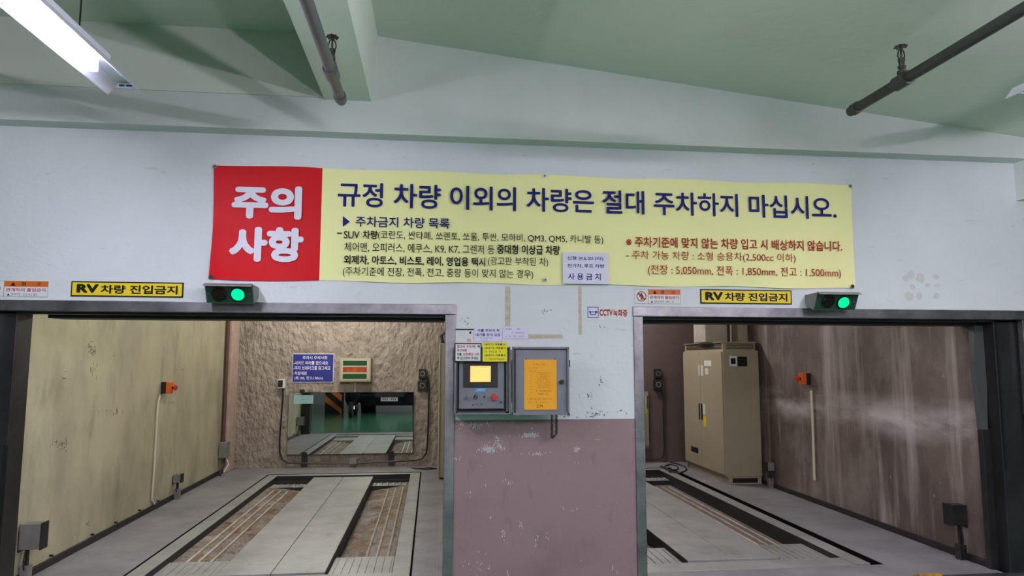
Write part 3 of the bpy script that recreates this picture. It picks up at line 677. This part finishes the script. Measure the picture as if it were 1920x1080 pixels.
n, a, c, z0, z1 = sheet('contact_notice', 943, 990, 613, 635, -.004, M_lav, 'small pale lavender contact paper, rightmost of the papers above the control box')
W, H = c-a, z1-z0
marks(a+W*.1, a+W*.78, z0+H*.72, z0+H*.94, -.0042, 1, M_navy, n, .97, .8, 33); marks(a+W*.08, a+W*.95, z0+H*.4, z0+H*.6, -.0042, 1, M_inkblack, n, .97, .8, 34); marks(a+W*.08, a+W*.9, z0+H*.1, z0+H*.28, -.0042, 1, M_navy, n, .97, .8, 35)

# ---------------------------------------------------------------- ceiling pipes with sprinklers
def pipe(x, ye, z, yh, m, label):
    t = thing('sprinkler_pipe', (x, ye, z), label, 'pipe')
    B().cyl((x, ye+.03, z), (x, -9, z), .027, 20).build('pipe_run', m, t, smooth=True)
    B().cyl((x, ye, z), (x, ye-.05, z), .033, 20).build('end_cap', m, t, smooth=True)
    f = B(); f.cyl((x, yh-.05, z), (x, yh+.05, z), .036, 20); f.cyl((x, yh, z), (x, yh, z+.05), .024, 16); f.build('tee_fitting', m, t, smooth=True)
    for y in (-3.2, -6): 
        g = B(); g.ring((x, y, z), .033, .028, .03); g.cyl((x, y-.015, z+.03), (x, y-.015, 3.3 if x > 0 else 3.25), .005, 8); g.build('pipe_hanger', M_galv, t)
    h = B(); h.cyl((x, yh, z+.05), (x, yh, z+.10), .014, 12); h.cyl((x, yh, z+.062), (x, yh, z+.078), .019, 6)
    h.cyl((x, yh, z+.10), (x, yh, z+.115), .017, 12)
    h.tube([(x-.012, yh, z+.11), (x-.019, yh, z+.13), (x-.014, yh, z+.155), (x, yh, z+.17)], .0035, 6); h.tube([(x+.012, yh, z+.11), (x+.019, yh, z+.13), (x+.014, yh, z+.155), (x, yh, z+.17)], .0035, 6)
    h.cyl((x, yh, z+.112), (x, yh, z+.165), .005, 8); h.cyl((x, yh, z+.165), (x, yh, z+.178), .007, 10)
    h.cyl((x, yh, z+.178), (x, yh, z+.181), .026, 14)
    for k in range(8):
        an = k*math.pi/4; h.box(x+.026*math.cos(an)-.004, x+.026*math.cos(an)+.004, yh+.026*math.sin(an)-.004, yh+.026*math.sin(an)+.004, z+.174, z+.181)
    h.build('sprinkler_head', M_brass, t, label='tarnished brass sprinkler head')
pipe(-.505, -.93, 2.895, -1.28, M_pipe, 'grey sprinkler pipe with capped end under the ceiling beam')
pipe(2.33, -1.09, 2.9, -1.50, M_pipeR, 'dark sprinkler pipe with capped end below the sloping ceiling at right')

# ---------------------------------------------------------------- fluorescent fixtures and added fill battens
def fill_batten(xc, y1, z, length, mt, label, ztop):  # unseen lamp added to brighten the front wall and ceiling
    t = thing('ceiling_lamp', (xc, y1-length/2, z), label, 'lamp')
    B().box(xc-.03, xc+.03, y1-length, y1, z+.03, z+.08, .004).build('housing', M_refl, t)
    B().cyl((xc, y1-length+.04, z), (xc, y1-.04, z), .0165, 14).build('tube', mt, t, smooth=True)
    for q in (y1-.04, y1-length): B().box(xc-.02, xc+.02, q, q+.04, z-.02, z+.04).build('lamp_holder', M_refl, t)
    for q in (.25, length-.25): B().cyl((xc, y1-q, z+.08), (xc, y1-q, ztop), .004, 8).build('suspension_rod', M_darksteel, t)

def fixture(xc, y1, z, length, mt, label, ztop, tubes):
    """open trough reflector: mouth edges at height z, far end at y1, running towards -Y"""
    y0 = y1-length
    t = thing('ceiling_lamp', (xc, (y0+y1)/2, z), label, 'lamp')
    w, wt, h = .088, .04, .06
    prof = [(-w, 0), (-wt, h), (wt, h), (w, 0), (w+.004, -.0), (wt+.003, h+.004), (-wt-.003, h+.004), (-w-.004, 0)]
    B().prism([(xc+px_, y0, z+pz) for px_, pz in prof], (0, length, 0)).build('reflector', M_refl, t)
    f = B(); f.box(xc-wt, xc+wt, y1-.004, y1, z+.035, z+h); f.build('end_plate', M_refl, t)
    B().box(xc-.03, xc+.03, y0+.05, y1-.25, z+h+.004, z+h+.045, .003).build('ballast_housing', M_refl, t)
    for q in (-length*.33, -length*.85):
        B().cyl((xc, y1+q, z+h+.04), (xc, y1+q, ztop), .004, 8).build('suspension_rod', M_darksteel, t)
    for ya, yb in tubes:
        for s in (-1, 1):
            B().cyl((xc+s*.02, ya, z-.018), (xc+s*.02, yb, z-.018), .0165, 14).build('tube', mt, t, smooth=True, label='glowing fluorescent tube')
        B().box(xc-.038, xc+.038, ya-.022, ya-.004, z-.03, z+.03, .002).build('lamp_holder', M_refl, t); B().box(xc-.03, xc+.03, yb+.004, yb+.016, z-.03, z+.03, .002).build('lamp_holder', M_refl, t)
    for q in (xc-.03, xc+.006): B().box(q, q+.026, y1-.018, y1-.008, z+.044, z+.05).build('vent_slot', M_black, t)
    return t
def tb(y1, n=3, L=.27, gap=.055, start=.38): return [(y1-start-k*(L+gap)-L, y1-start-k*(L+gap)) for k in range(n)]
fixture(-1.60, -.92, 2.868, 1.5, M_tube, 'hanging white trough lamp with glowing tubes at the upper left', 3.63, tb(-.92, 3))
fixture(3.09, -1.38, 2.88, 1.5, M_tubeR, 'hanging white trough lamp at the upper right, only its tip in view', 3.2, tb(-1.38, 3))
for x, y, zt, lb in ((.25, -3.05, 3.57, 'added fill tube lamp, unseen behind the camera, close to the ceiling beam'), (2.1, -3.05, 3.37, 'added fill tube lamp, unseen behind the camera, far right of the ceiling beam'),
                     (.3, -9.0, 3.56, 'added fill tube lamp, unseen at the far end of the garage, close to the beam'), (2.2, -9.0, 3.36, 'added fill tube lamp, unseen at the far end of the garage, right of the beam')):
    fill_batten(x, y, 2.5, 1.25, M_tubeFill, lb, zt)

# bay lamps
for x, y, mm, lb in ((-1.30, 4.5, M_tubeBL, 'fluorescent batten lamp on the ceiling at the back of the left bay'), (2.1, 4.7, M_tubeBR, 'fluorescent batten lamp on the ceiling at the back of the right bay'),
                     (-1.10, 1.3, M_tubeBL, 'fluorescent batten lamp on the ceiling near the front of the left bay'), (2.4, .9, M_tubeBRf, 'fluorescent batten lamp on the ceiling near the front of the right bay')):
    t = thing('batten_lamp', (x, y, 2.86), lb, 'lamp')
    B().box(x-.6, x+.6, y-.04, y+.04, 2.93, 3.0, .004).build('housing', M_refl, t)
    B().cyl((x-.57, y, 2.90), (x+.57, y, 2.90), .016, 14).build('tube', mm, t, smooth=True)
    for q in (x-.6, x+.57): B().box(q, q+.03, y-.02, y+.02, 2.87, 2.94).build('lamp_holder', M_refl, t)

# ---------------------------------------------------------------- left bay furniture
def mirror(x0, x1, z0, z1, label, sticker):
    yb = BY-.045; tilt = -.007*(z1-z0)
    t = thing('safety_mirror', ((x0+x1)/2, yb, z0), label, 'mirror')
    B().hexa([(x0, yb+.001, z0), (x1, yb+.001, z0), (x1, yb+.013, z0), (x0, yb+.013, z0), (x0, yb-tilt+.001, z1), (x1, yb-tilt+.001, z1), (x1, yb-tilt+.013, z1), (x0, yb-tilt+.013, z1)]).build('backing', M_black, t)
    B().hexa([(x0+.004, yb-.004, z0+.004), (x1-.004, yb-.004, z0+.004), (x1-.004, yb, z0+.004), (x0+.004, yb, z0+.004), (x0+.004, yb-tilt-.004, z1-.004), (x1-.004, yb-tilt-.004, z1-.004), (x1-.004, yb-tilt, z1-.004), (x0+.004, yb-tilt, z1-.004)]).build('glass', M_mirror, t)
    for x in (x0+.24, x1-.3):
        f = B(); f.box(x-.035, x+.035, yb-.012, yb-.005, z0-.005, z0+.035); f.box(x-.04, x+.04, yb+.015, BY-.001, .02, z0-.0); f.box(x-.035, x+.035, yb-.012, BY-.01, z0-.012, z0-.002); f.build('bracket', M_darksteel, t)
    x = x0+.18; f = B(); f.box(x-.03, x+.03, yb-tilt-.012, BY-.001, z1-.015, z1+.04, .002); f.build('clip', M_darksteel, t)
    return t, yb-tilt
mx0, mx1, mz0, mz1 = -1.992, -.252, .185, 1.047
t, ym = mirror(mx0, mx1, mz0, mz1, 'large wall mirror low on the back wall of the left bay', 1)
p0 = PY(551, 741, ym-.008); p1 = PY(587, 757, ym-.008)
s = thing('mirror_sticker', ((p0.x+p1.x)/2, ym-.008, p1.z), 'pale blue label stuck on the top left of the large mirror', 'sticker')
B().box(p0.x, p1.x, ym-.008, ym-.0055, p1.z, p0.z).build('sheet', mat('pale_cyan', (136, 176, 176), .6), s); marks(p0.x+.1, p1.x-.01, p1.z+.01, p0.z-.01, ym-.0082, 3, M_blue, s, .9, .5, 40)
mirror(1.42, 3.215, .2, 1.047, 'wall mirror low on the back wall of the right bay, mostly hidden by the pillar', 0)

def bwplate(name, x0, x1, y0, y1, d, m, label, cat):
    a = PY(x0, y0, BY-d); c = PY(x1, y1, BY-d); t = thing(name, ((a.x+c.x)/2, BY-d, c.z), label, cat)
    return t, a.x, c.x, c.z, a.z
t, a, c, z0, z1 = bwplate('blue_notice_board', 549, 625, 663, 717, .012, M_blue, 'blue notice board with white lettering on the left bay\'s back wall', 'sign')
B().box(a, c, BY-.012, BY-.001, z0, z1, .002).build('board', M_offwhite, t); B().box(a+.008, c-.008, BY-.0135, BY-.011, z0+.008, z1-.008).build('blue_field', M_blue, t)
W, H = c-a, z1-z0; y = BY-.014
for s, u0, u1, v0, v1 in (('주차시 주의사항', .24, .84, .80, .92), ('-사이드 미러를 접으세요', .03, .86, .61, .74), ('-주차 브레이크를 잠그세요', .03, .92, .43, .57), ('-차량제원', .03, .35, .26, .38), ('(폭:185, 전고:150cm)', .06, .75, .08, .21)):
    lettering(s, a+W*u0, a+W*u1, z0+H*v0, z0+H*v1, y, M_offwhite, t, .02)
t, a, c, z0, z1 = bwplate('guide_light_box', 637, 695, 671, 716, .10, M_beige, 'beige indicator box with green and red panels on the left bay\'s back wall', 'indicator')
B().box(a, c, BY-.10, BY-.001, z0, z1, .006).build('housing', M_beige, t)
W, H = c-a, z1-z0
f = B().box(a+.02, c-.02, BY-.104, BY-.099, z0+.02, z1-.02).build('front_frame', mat('beige_light', (176, 170, 150), .5), t)
for v0, v1, mm, lb in ((.68, .88, M_grnled, 'green panel'), (.40, .62, M_redled, 'red panel'), (.13, .33, M_grnled, 'green panel')):
    B().box(a+W*.11, a+W*.87, BY-.106, BY-.103, z0+H*v0, z0+H*v1).build('indicator_panel', mm, t, label=lb)
B().cyl(((a+c)/2, BY-.03, z0+.01), ((a+c)/2, BY-.03, 1.05), .012, 10).build('conduit', M_beige, t, smooth=True)
def socket(name, x0, x1, y0, y1, label, mm=M_black):
    t, a, c, z0, z1 = bwplate(name, x0, x1, y0, y1, .07, mm, label, 'sensor')
    zm = (z0+z1)/2
    if z1-z0 > .2:
        B().box(a, c, BY-.07, BY-.001, zm+.02, z1, .006).build('upper_unit', mm, t); B().box(a-.01, c+.015, BY-.07, BY-.001, z0, zm-.01, .006).build('lower_unit', mm, t)
        B().ring(((a+c)/2, BY-.07, (zm+z1)/2+.01), .035, .026, .008).build('lens_ring', M_galv, t); B().ring(((a+c)/2, BY-.07, (zm+z0)/2), .038, .028, .008).build('lens_ring', M_galv, t)
        B().cyl(((a+c)/2, BY-.04, zm-.02), ((a+c)/2, BY-.04, zm+.03), .012, 8).build('link', mm, t)
    else:
        B().box(a, c, BY-.07, BY-.001, z0, z1, .004).build('housing', M_paper, t); B().box(a+.004, c-.03, BY-.074, BY-.068, z0+.015, z1-.015).build('lens', M_black, t)
socket('photo_sensor', 521, 534, 711, 728, 'small white and black sensor left of the mirror on the back wall')
socket('photo_sensor', 785, 799, 692, 733, 'black double sensor unit right of the mirror in the left bay')
socket('photo_sensor', 1228, 1241, 692, 731, 'black double sensor unit on the dark back wall of the right bay')
def bwpath(pts, d=.025):
    return [PY(x, y, BY-d) for x, y in pts]
B().tube(bwpath([(530, 728), (531, 740), (527, 790), (524, 830), (525, 850), (530, 862), (540, 868), (560, 868.5), (600, 869), (660, 869), (720, 866), (780, 862), (792, 859), (799, 850), (801, 838), (803, 780), (804, 735), (803, 712), (796, 700)]), .011, 8).build('cable_conduit', M_darksteel, smooth=True, label='dark conduit running in a loop around the large mirror', cat='conduit')
B().tube(bwpath([(1240, 728), (1244, 745), (1244, 800), (1246, 838), (1244, 855), (1238, 861), (1225, 862), (1190, 862)]), .011, 8).build('cable_conduit', M_cord, smooth=True, label='black conduit dropping from the sensor on the dark back wall', cat='conduit')
p = PY(662, 866, BY-.06); B().box(p.x-.05, p.x+.05, BY-.075, BY-.03, p.z-.03, p.z+.05, .004).build('junction_box', M_galv, label='small grey junction box below the middle of the large mirror', cat='junction box')
# beige cabinet edge near the right of left bay
t = thing('equipment_cabinet', (.4, 4.8, 0), 'tall beige cabinet edge just visible at the right of the left bay', 'cabinet')
B().box(.10, .66, 4.4, 5.2, .02, 1.72, .006).build('body', M_beige, t); B().box(.10, .66, 4.385, 4.4, .06, 1.70, .004).build('door', M_beige, t)
B().box(.104, .112, 4.37, 4.386, .06, 1.70).build('door_edge', M_clear, t)
B().tube([(.14, 4.5, 1.72), (.12, 4.5, 1.82), (.17, 4.5, 1.86), (.3, 4.6, 1.8), (.35, 4.7, 1.72)], .02, 8).build('top_cable', M_cord, t, smooth=True)

# emergency stop stations, conduits and floor-level sensors on the side walls
def stop_station(xw, p, sgn, label):
    """sgn=+1 stands out towards +X"""
    t = thing('stop_station', (xw, p.y, p.z-.06), label, 'emergency stop')
    x = lambda d: xw+sgn*d
    f = B(); f.box(min(x(.001), x(.05)), max(x(.001), x(.05)), p.y-.04, p.y+.04, p.z-.06, p.z+.06, .004); f.build('back_box', M_black, t)
    f = B(); f.box(min(x(.05), x(.10)), max(x(.05), x(.10)), p.y-.04, p.y+.04, p.z-.06, p.z+.06, .006); f.build('front_cover', M_orgplast, t)
    h = B().cyl((x(.10), p.y, p.z), (x(.125), p.y, p.z), .014, 12).build('button_stem', M_black, t, smooth=True)
    B().cyl((x(.122), p.y, p.z), (x(.145), p.y, p.z), .028, 18, .024).build('button_head', M_redplast, t, smooth=True)
pl = PX(304, 727, -2.77); stop_station(-2.77, pl, 1, 'orange and black emergency stop box on the cream left bay wall')
pr = PX(1517, 710, 4.07); stop_station(4.07, pr, -1, 'orange emergency stop box on the stained right bay wall')
q = [PX(300, 742, -2.757), PX(297, 752, -2.757), PX(295, 770, -2.757), PX(289, 880, -2.757), PX(285, 930, -2.757), PX(285, 938, -2.757), PX(291, 948, -2.757)]
B().tube(q, .010, 8).build('conduit', M_conduit, smooth=True, label='slim cream conduit running down below the left emergency stop box', cat='conduit')
q = [PX(1521, 732, 4.05), PX(1524, 800, 4.05), PX(1527, 900, 4.05)]
B().tube(q, .0125, 8).build('conduit', M_conduit, smooth=True, label='white conduit below the emergency stop box on the right bay wall', cat='conduit')
def low_sensor(xw, y, z, sgn, label, sc=1, mm=M_galv):
    t = thing('wall_sensor', (xw, y, 0), label, 'sensor')
    x = lambda d: xw+sgn*d
    def bx(a, b2, y0, y1, z0, z1): return B().box(min(x(a), x(b2)), max(x(a), x(b2)), y0, y1, z0, z1, .003)
    h = .11*sc
    bx(.012, .03+.13*sc, y-.045, y+.045, z, z+h*1.7).build('housing', mm, t)
    bx(.03+.13*sc, .035+.13*sc, y-.05, y+.05, z-.006, z+h*1.7+.006).build('lens_frame', M_black, t)
    bx(.035, .06, y-.01, y+.01, .10, z).build('stem', M_darksteel, t)
    bx(.02, .075, y-.028, y+.028, .0, .11).build('foot', mm, t)
    bx(.002, .012, y-.035, y+.035, z-.02, z+h*1.2).build('wall_plate', M_darksteel, t)
    B().tube([(x(.05), y-.02, z), (x(.045), y-.03, z*.6), (x(.05), y-.025, .08)], .006, 6).build('cable', M_cord, t, smooth=True)
low_sensor(-2.77, 3.45, .18, 1, 'grey photo sensor on stem low on the cream wall, the middle one', .45)
low_sensor(-2.77, .62, .22, 1, 'grey photo sensor at the near end of the cream wall, lower left corner', .9)
low_sensor(4.07, 3.42, .20, -1, 'pale grey photo sensor beside the big beige cabinet', .5)
low_sensor(4.07, .42, .26, -1, 'dark photo sensor on a stem at the near end of the right bay wall', .8, M_darksteel)
t = thing('corner_junction_box', (-2.72, 5.1, .2), 'grey junction box with brown riser pipe in the back corner of the cream wall', 'junction box')
B().box(-2.765, -2.66, 5.02, 5.17, .22, .42, .004).build('housing', M_galv, t); B().cyl((-2.735, 5.11, .42), (-2.735, 5.11, 2.9), .025, 12).build('riser_pipe', M_dkbrown, t, smooth=True)
B().tube([(-2.70, 5.06, .22), (-2.68, 5.02, .12), (-2.72, 4.98, .05), (-2.70, 4.93, .01)], .012, 8).build('cable', M_cord, t, smooth=True); B().tube([(-2.70, 5.12, .22), (-2.65, 5.1, .13), (-2.69, 5.04, .03)], .010, 8).build('cable', M_conduit, t, smooth=True)
t = thing('bottom_guide', (-2.76, 2, .05), 'thin dark rail fixing studs along the foot of the cream wall', 'studs')
for y in (1.0, 1.62, 2.05, 2.55, 3.0): B().cyl((-2.765, y, .07), (-2.74, y, .07), .008, 8).build('stud', M_black, t)

# ---------------------------------------------------------------- beige cabinet right bay
cx0, cx1, cy0, cy1, cz = 3.575, 4.045, 3.66, 5.02, 1.63
t = thing('equipment_cabinet', ((cx0+cx1)/2, (cy0+cy1)/2, 0), 'tall beige two-door equipment cabinet against the right bay wall', 'cabinet')
B().box(cx0+.01, cx1, cy0, cy1, .09, cz, .005).build('body', M_beige, t)
f = B(); f.box(cx0+.04, cx1-.01, cy0+.01, cy0+.04, 0, .09); f.box(cx0+.04, cx0+.07, cy0+.04, cy1, 0, .09); f.box(cx0+.04, cx1-.01, cy1-.03, cy1, 0, .09); f.build('plinth', M_beige, t)
B().box(cx0+.09, cx1-.06, cy0+.004, cy0+.012, .018, .072).build('plinth_grille', M_black, t)
ym_ = (cy0+cy1)/2+.04
for k, (a, c) in enumerate(((cy0+.02, ym_-.003), (ym_+.003, cy1-.02))):
    d = B().box(cx0-.006, cx0+.012, a, c, .11, cz-.02, .003).build('door', M_beige, t)
    yh = ym_-.055 if k == 0 else ym_+.03
    B().box(cx0-.016, cx0-.005, yh, yh+.028, .72, .93, .002).build('handle', M_black, d)
    B().box(cx0-.007, cx0-.0055, yh-.05 if k == 0 else yh-.02, yh+.02, 1.30, 1.44).build('label_plate', M_paper, d)
    if k == 0:
        B().box(cx0-.0075, cx0-.0055, yh-.09, yh-.02, .80, .93).build('label_plate', M_paper, d); B().box(cx0-.0075, cx0-.0055, yh-.11, yh-.02, .64, .78).build('yellow_tag', M_yel, d, label='yellow tag')
        B().box(cx0-.0075, cx0-.0055, yh-.33, yh-.10, 1.43, 1.50).build('name_plate', M_paper, d); B().box(cx0-.0075, cx0-.0055, yh-.22, yh-.13, 1.32, 1.40).build('label_plate', M_paper, d)
    else:
        B().box(cx0-.0075, cx0-.0055, yh+.10, yh+.36, .26, .33).build('vent', M_darksteel, d)
B().box(cx0+.02, cx1-.03, cy0+.02, cy1-.04, cz, cz+.095).build('vent_collar', M_beige, t)
f = B()
for r in range(4):
    for k in range(18):
        x = cx0+.07+k*.0205+(r % 2)*.010
        if x < cx1-.05: f.box(x-.006, x+.006, cy0+.016, cy0+.021, cz+.016+r*.018, cz+.028+r*.018)
    for k in range(54):
        y = cy0+.06+k*.0225+(r % 2)*.011
        if y < cy1-.06: f.box(cx0+.016, cx0+.021, y-.0065, y+.0065, cz+.016+r*.018, cz+.028+r*.018)
f.build('vent_hole', M_black, t, kind='stuff')
B().box(cx0+.0, cx1-.01, cy0+.0, cy1-.02, cz+.095, cz+.105, .003).build('roof', M_beige, t)
p = B().box(cx0+.09, cx0+.19, cy0-.002, cy0, 1.43, 1.56).build('warning_label', M_paper, t); B().box(cx0+.11, cx0+.17, cy0-.003, cy0-.002, 1.46, 1.53).build('pictogram', M_inkblack, p)
p = B().box(cx0+.195, cx0+.32, cy0-.003, cy0, 1.43, 1.55).build('data_plate', M_inkblack, t, label='black square label'); B().ring((cx0+.257, cy0-.003, 1.49), .035, .028, .001).build('pictogram', M_darksteel, p)
t = thing('air_duct', (3.75, 4.2, 1.735), 'aluminium duct rising from the roof of the beige cabinet', 'duct')
B().box(3.50, 3.80, 4.0, 4.4, 1.735, 2.9, .01).build('duct_box', mat('pale_duct_sheet', (184, 180, 168), .4, .2, var=.5, c2=(150, 146, 134), scale=6), t); B().box(3.90, 4.03, 3.9, 4.1, 1.735, 2.9, .006).build('side_duct', M_beige, t); B().cyl((3.85, 4.12, 1.735), (3.85, 4.12, 2.9), .035, 14).build('brown_pipe', M_dkbrown, t, smooth=True)
# loose cable on the floor
path = [PZ(x, y, .012) for x, y in ((1272, 873), (1282, 879), (1296, 882), (1306, 878), (1302, 872), (1288, 870), (1280, 874), (1290, 884), (1310, 887), (1322, 880), (1318, 874), (1300, 868), (1286, 866))]
pp = []
for i in range(len(path)-1):
    for k in range(5): pp.append(path[i].lerp(path[i+1], k/5)+Vector((-.26, 0, 0))+Vector((0, 0, .006*math.sin(i+k/5*3))))
B().tube(pp, .010, 6).build('loose_cable', M_cord, smooth=True, label='loose black cable curled on the floor beside the beige cabinet', cat='cable')
pts = [(-.25, 5.3), (-.18, 5.22), (-.08, 5.24), (0, 5.3), (.05, 5.2), (-.04, 5.12), (-.12, 5.18), (-.02, 5.27), (.09, 5.2)]
B().tube([(x, y, .012+.003*(i % 2)) for i, (x, y) in enumerate(pts)], .008, 6).build('loose_cable', M_cord, smooth=True, label='loose dark cable on the floor right of the large mirror', cat='cable')
# yellow block at the lower right
p = PZ(1731, 1076, .03)
t = thing('wheel_chock', (p.x, p.y-.05, 0), 'yellow wheel chock on the floor at the bottom edge, lower right', 'wheel chock')
B().prism([(p.x-.08, p.y-.12, 0), (p.x-.08, p.y, 0), (p.x-.08, p.y-.01, .03), (p.x-.08, p.y-.06, .05), (p.x-.08, p.y-.1, .035)], (.16, 0, 0)).build('block', mat('worn_yellow', (176, 130, 30), .6, var=.8, c2=(120, 90, 30), scale=30), t)
for k in (-.04, .02): B().box(p.x+k, p.x+k+.02, p.y-.124, p.y-.116, .0, .032).build('stripe', M_black, t)
# dark fitting under the right beam
p = PY(1918, 380, -.35)
t = thing('detector', (4.36, -.4, 2.64), 'dark fitting under the beam at the right edge', 'detector')
B().cyl((4.385, -.5, 2.69), (4.385, -.5, 2.665), .05, 20, .045).build('base', M_black, t, smooth=True); B().cyl((4.385, -.5, 2.665), (4.385, -.5, 2.64), .035, 20, .02).build('cap', M_darksteel, t, smooth=True)

# ---------------------------------------------------------------- things seen in the mirror
# hazard-striped column
t = thing('striped_column', (-3.05, -7.1, 0), 'square column with slanting yellow and black hazard stripes, reflected in the large mirror', 'column')
B().box(-3.3, -2.8, -7.35, -6.85, 0, 3.62).build('shaft', M_garagewall, t); B().box(-3.31, -2.79, -7.36, -6.84, 0, 1.2).build('black_guard', M_black, t)
for k in range(4):
    z = -.05+k*.42; P = [(-3.305, -6.838, max(0, z+.42)), (-3.305, -6.838, max(.0, z+.62)), (-2.795, -6.838, max(.0, z+.2)), (-2.795, -6.838, max(0, z))]
    if k < 3: B().prism(P, (0, .003, 0)).build('hazard_stripe', mat('hazard_orange', (200, 110, 40), .5), t)
# dark car
def car(cx, yf):
    """front faces +Y at yf, body runs towards -Y"""
    t = thing('parked_car', (cx, yf-2.2, 0), 'black car with a white number plate, reflected in the large mirror', 'car')
    w = .92
    prof = [(yf-.02, .28), (yf, .45), (yf-.02, .72), (yf-.12, .88), (yf-1.05, 1.02), (yf-4.35, 1.02), (yf-4.5, .8), (yf-4.48, .32)]
    b = B(); b.prism([(cx-w, y, z) for y, z in prof], (2*w, 0, 0)); bmesh.ops.bevel(b.bm, geom=list(b.bm.edges), offset=.05, segments=3, affect='EDGES'); b.build('body', M_paint_car, t, smooth=True)
    cab = [(yf-1.0, 1.0), (yf-1.75, 1.58), (yf-3.9, 1.62), (yf-4.4, 1.0)]
    b = B(); v = []
    for s in (-1, 1): v.append([b.bm.verts.new((cx+s*(w-.06 if z < 1.2 else w-.2), y, z)) for y, z in cab])
    b.bm.faces.new(v[0]); b.bm.faces.new(v[1][::-1])
    for i in range(4): b.bm.faces.new([v[0][i], v[1][i], v[1][(i+1) % 4], v[0][(i+1) % 4]])
    b.build('cabin', M_glass, t)
    B().box(cx-w+.2, cx+w-.2, yf-3.85, yf-1.8, 1.58, 1.65, .03).build('roof', M_paint_car, t)
    g = B().box(cx-.45, cx+.45, yf-.03, yf+.015, .52, .74, .01).build('grille', M_black, t)
    for k in range(4): B().box(cx-.43, cx+.43, yf+.012, yf+.024, .545+k*.05, .557+k*.05).build('slat', M_chrome, g)
    for s in (-1, 1):
        h = B().ball((cx+s*.68, yf-.05, .68), (.19, .10, .085), 18).build('headlight', M_chrome, t, smooth=True)
        B().ball((cx+s*.68, yf-.03, .68), (.17, .10, .07), 16).build('lens', M_glass, h, smooth=True)
        B().cyl((cx+s*.66, yf-.03, .40), (cx+s*.66, yf+.015, .40), .05, 16).build('fog_lamp', M_chrome, t)
        B().ball((cx+s*(w+.09), yf-1.35, 1.06), (.10, .06, .07), 12).build('wing_mirror', M_paint_car, t, smooth=True)
        for y in (yf-.85, yf-3.6):
            x1_ = cx+s*(w+.005); x0_ = cx+s*(w-.22)
            wl = B().cyl((x0_, y, .33), (x1_, y, .33), .33, 28).build('wheel', M_tyre, t, smooth=True); B().cyl((x1_, y, .33), (x1_+s*.01, y, .33), .21, 20).build('rim', M_chrome, wl)
    B().box(cx-.88, cx+.88, yf-.06, yf+.05, .26, .46, .03).build('bumper', M_paint_car, t)
    pl = B().box(cx-.26, cx+.26, yf+.045, yf+.058, .40, .51, .003).build('number_plate', M_paper, t)
    for k in range(7):
        if k != 3: B().box(cx-.21+k*.063, cx-.175+k*.063, yf+.058, yf+.059, .425, .485).build('digit', M_inkblack, pl)
car(-1.3, -6.5)
# scooter
t = thing('parked_scooter', (-2.25, -5.2, 0), 'black scooter standing in the garage, reflected in the large mirror', 'scooter')
sx, sy = -2.3, -5.0
wl = B().cyl((sx-.05, sy, .23), (sx+.05, sy, .23), .23, 24).build('wheel', M_tyre, t, smooth=True); B().cyl((sx-.056, sy, .23), (sx+.056, sy, .23), .12, 18).build('hub', M_chrome, wl)
wl = B().cyl((sx-.055, sy-1.2, .23), (sx+.055, sy-1.2, .23), .23, 24).build('wheel', M_tyre, t, smooth=True); B().cyl((sx-.06, sy-1.2, .23), (sx+.06, sy-1.2, .23), .12, 18).build('hub', M_chrome, wl)
B().ball((sx, sy-.05, .62), (.19, .14, .34), 18).build('front_shield', M_paint_car, t, smooth=True)
f = B(); f.cyl((sx-.08, sy, .23), (sx-.06, sy-.12, .6), .018, 8); f.cyl((sx+.08, sy, .23), (sx+.06, sy-.12, .6), .018, 8); f.cyl((sx, sy-.12, .6), (sx, sy-.2, 1.0), .03, 10); f.build('fork', M_chrome, t)
f = B(); f.tube([(sx-.33, sy-.3, 1.0), (sx-.15, sy-.22, 1.02), (sx+.15, sy-.22, 1.02), (sx+.33, sy-.3, 1.0)], .018, 8); f.build('handlebar', M_black, t)
B().ball((sx, sy-.14, .98), (.12, .10, .09), 14).build('headlight', M_chrome, t, smooth=True)
B().box(sx-.14, sx+.14, sy-.75, sy-.2, .24, .32, .02).build('footboard', M_black, t); B().ball((sx, sy-1.05, .55), (.17, .45, .25), 16).build('rear_body', M_paint_car, t, smooth=True); B().ball((sx, sy-.95, .78), (.14, .38, .07), 14).build('seat', M_tyre, t, smooth=True)

bpy.data.scenes.remove(TMP)
for me_ in TCACHE.values(): bpy.data.meshes.remove(me_)
for o in list(bpy.data.objects):
    if '_o' in o: del o['_o']
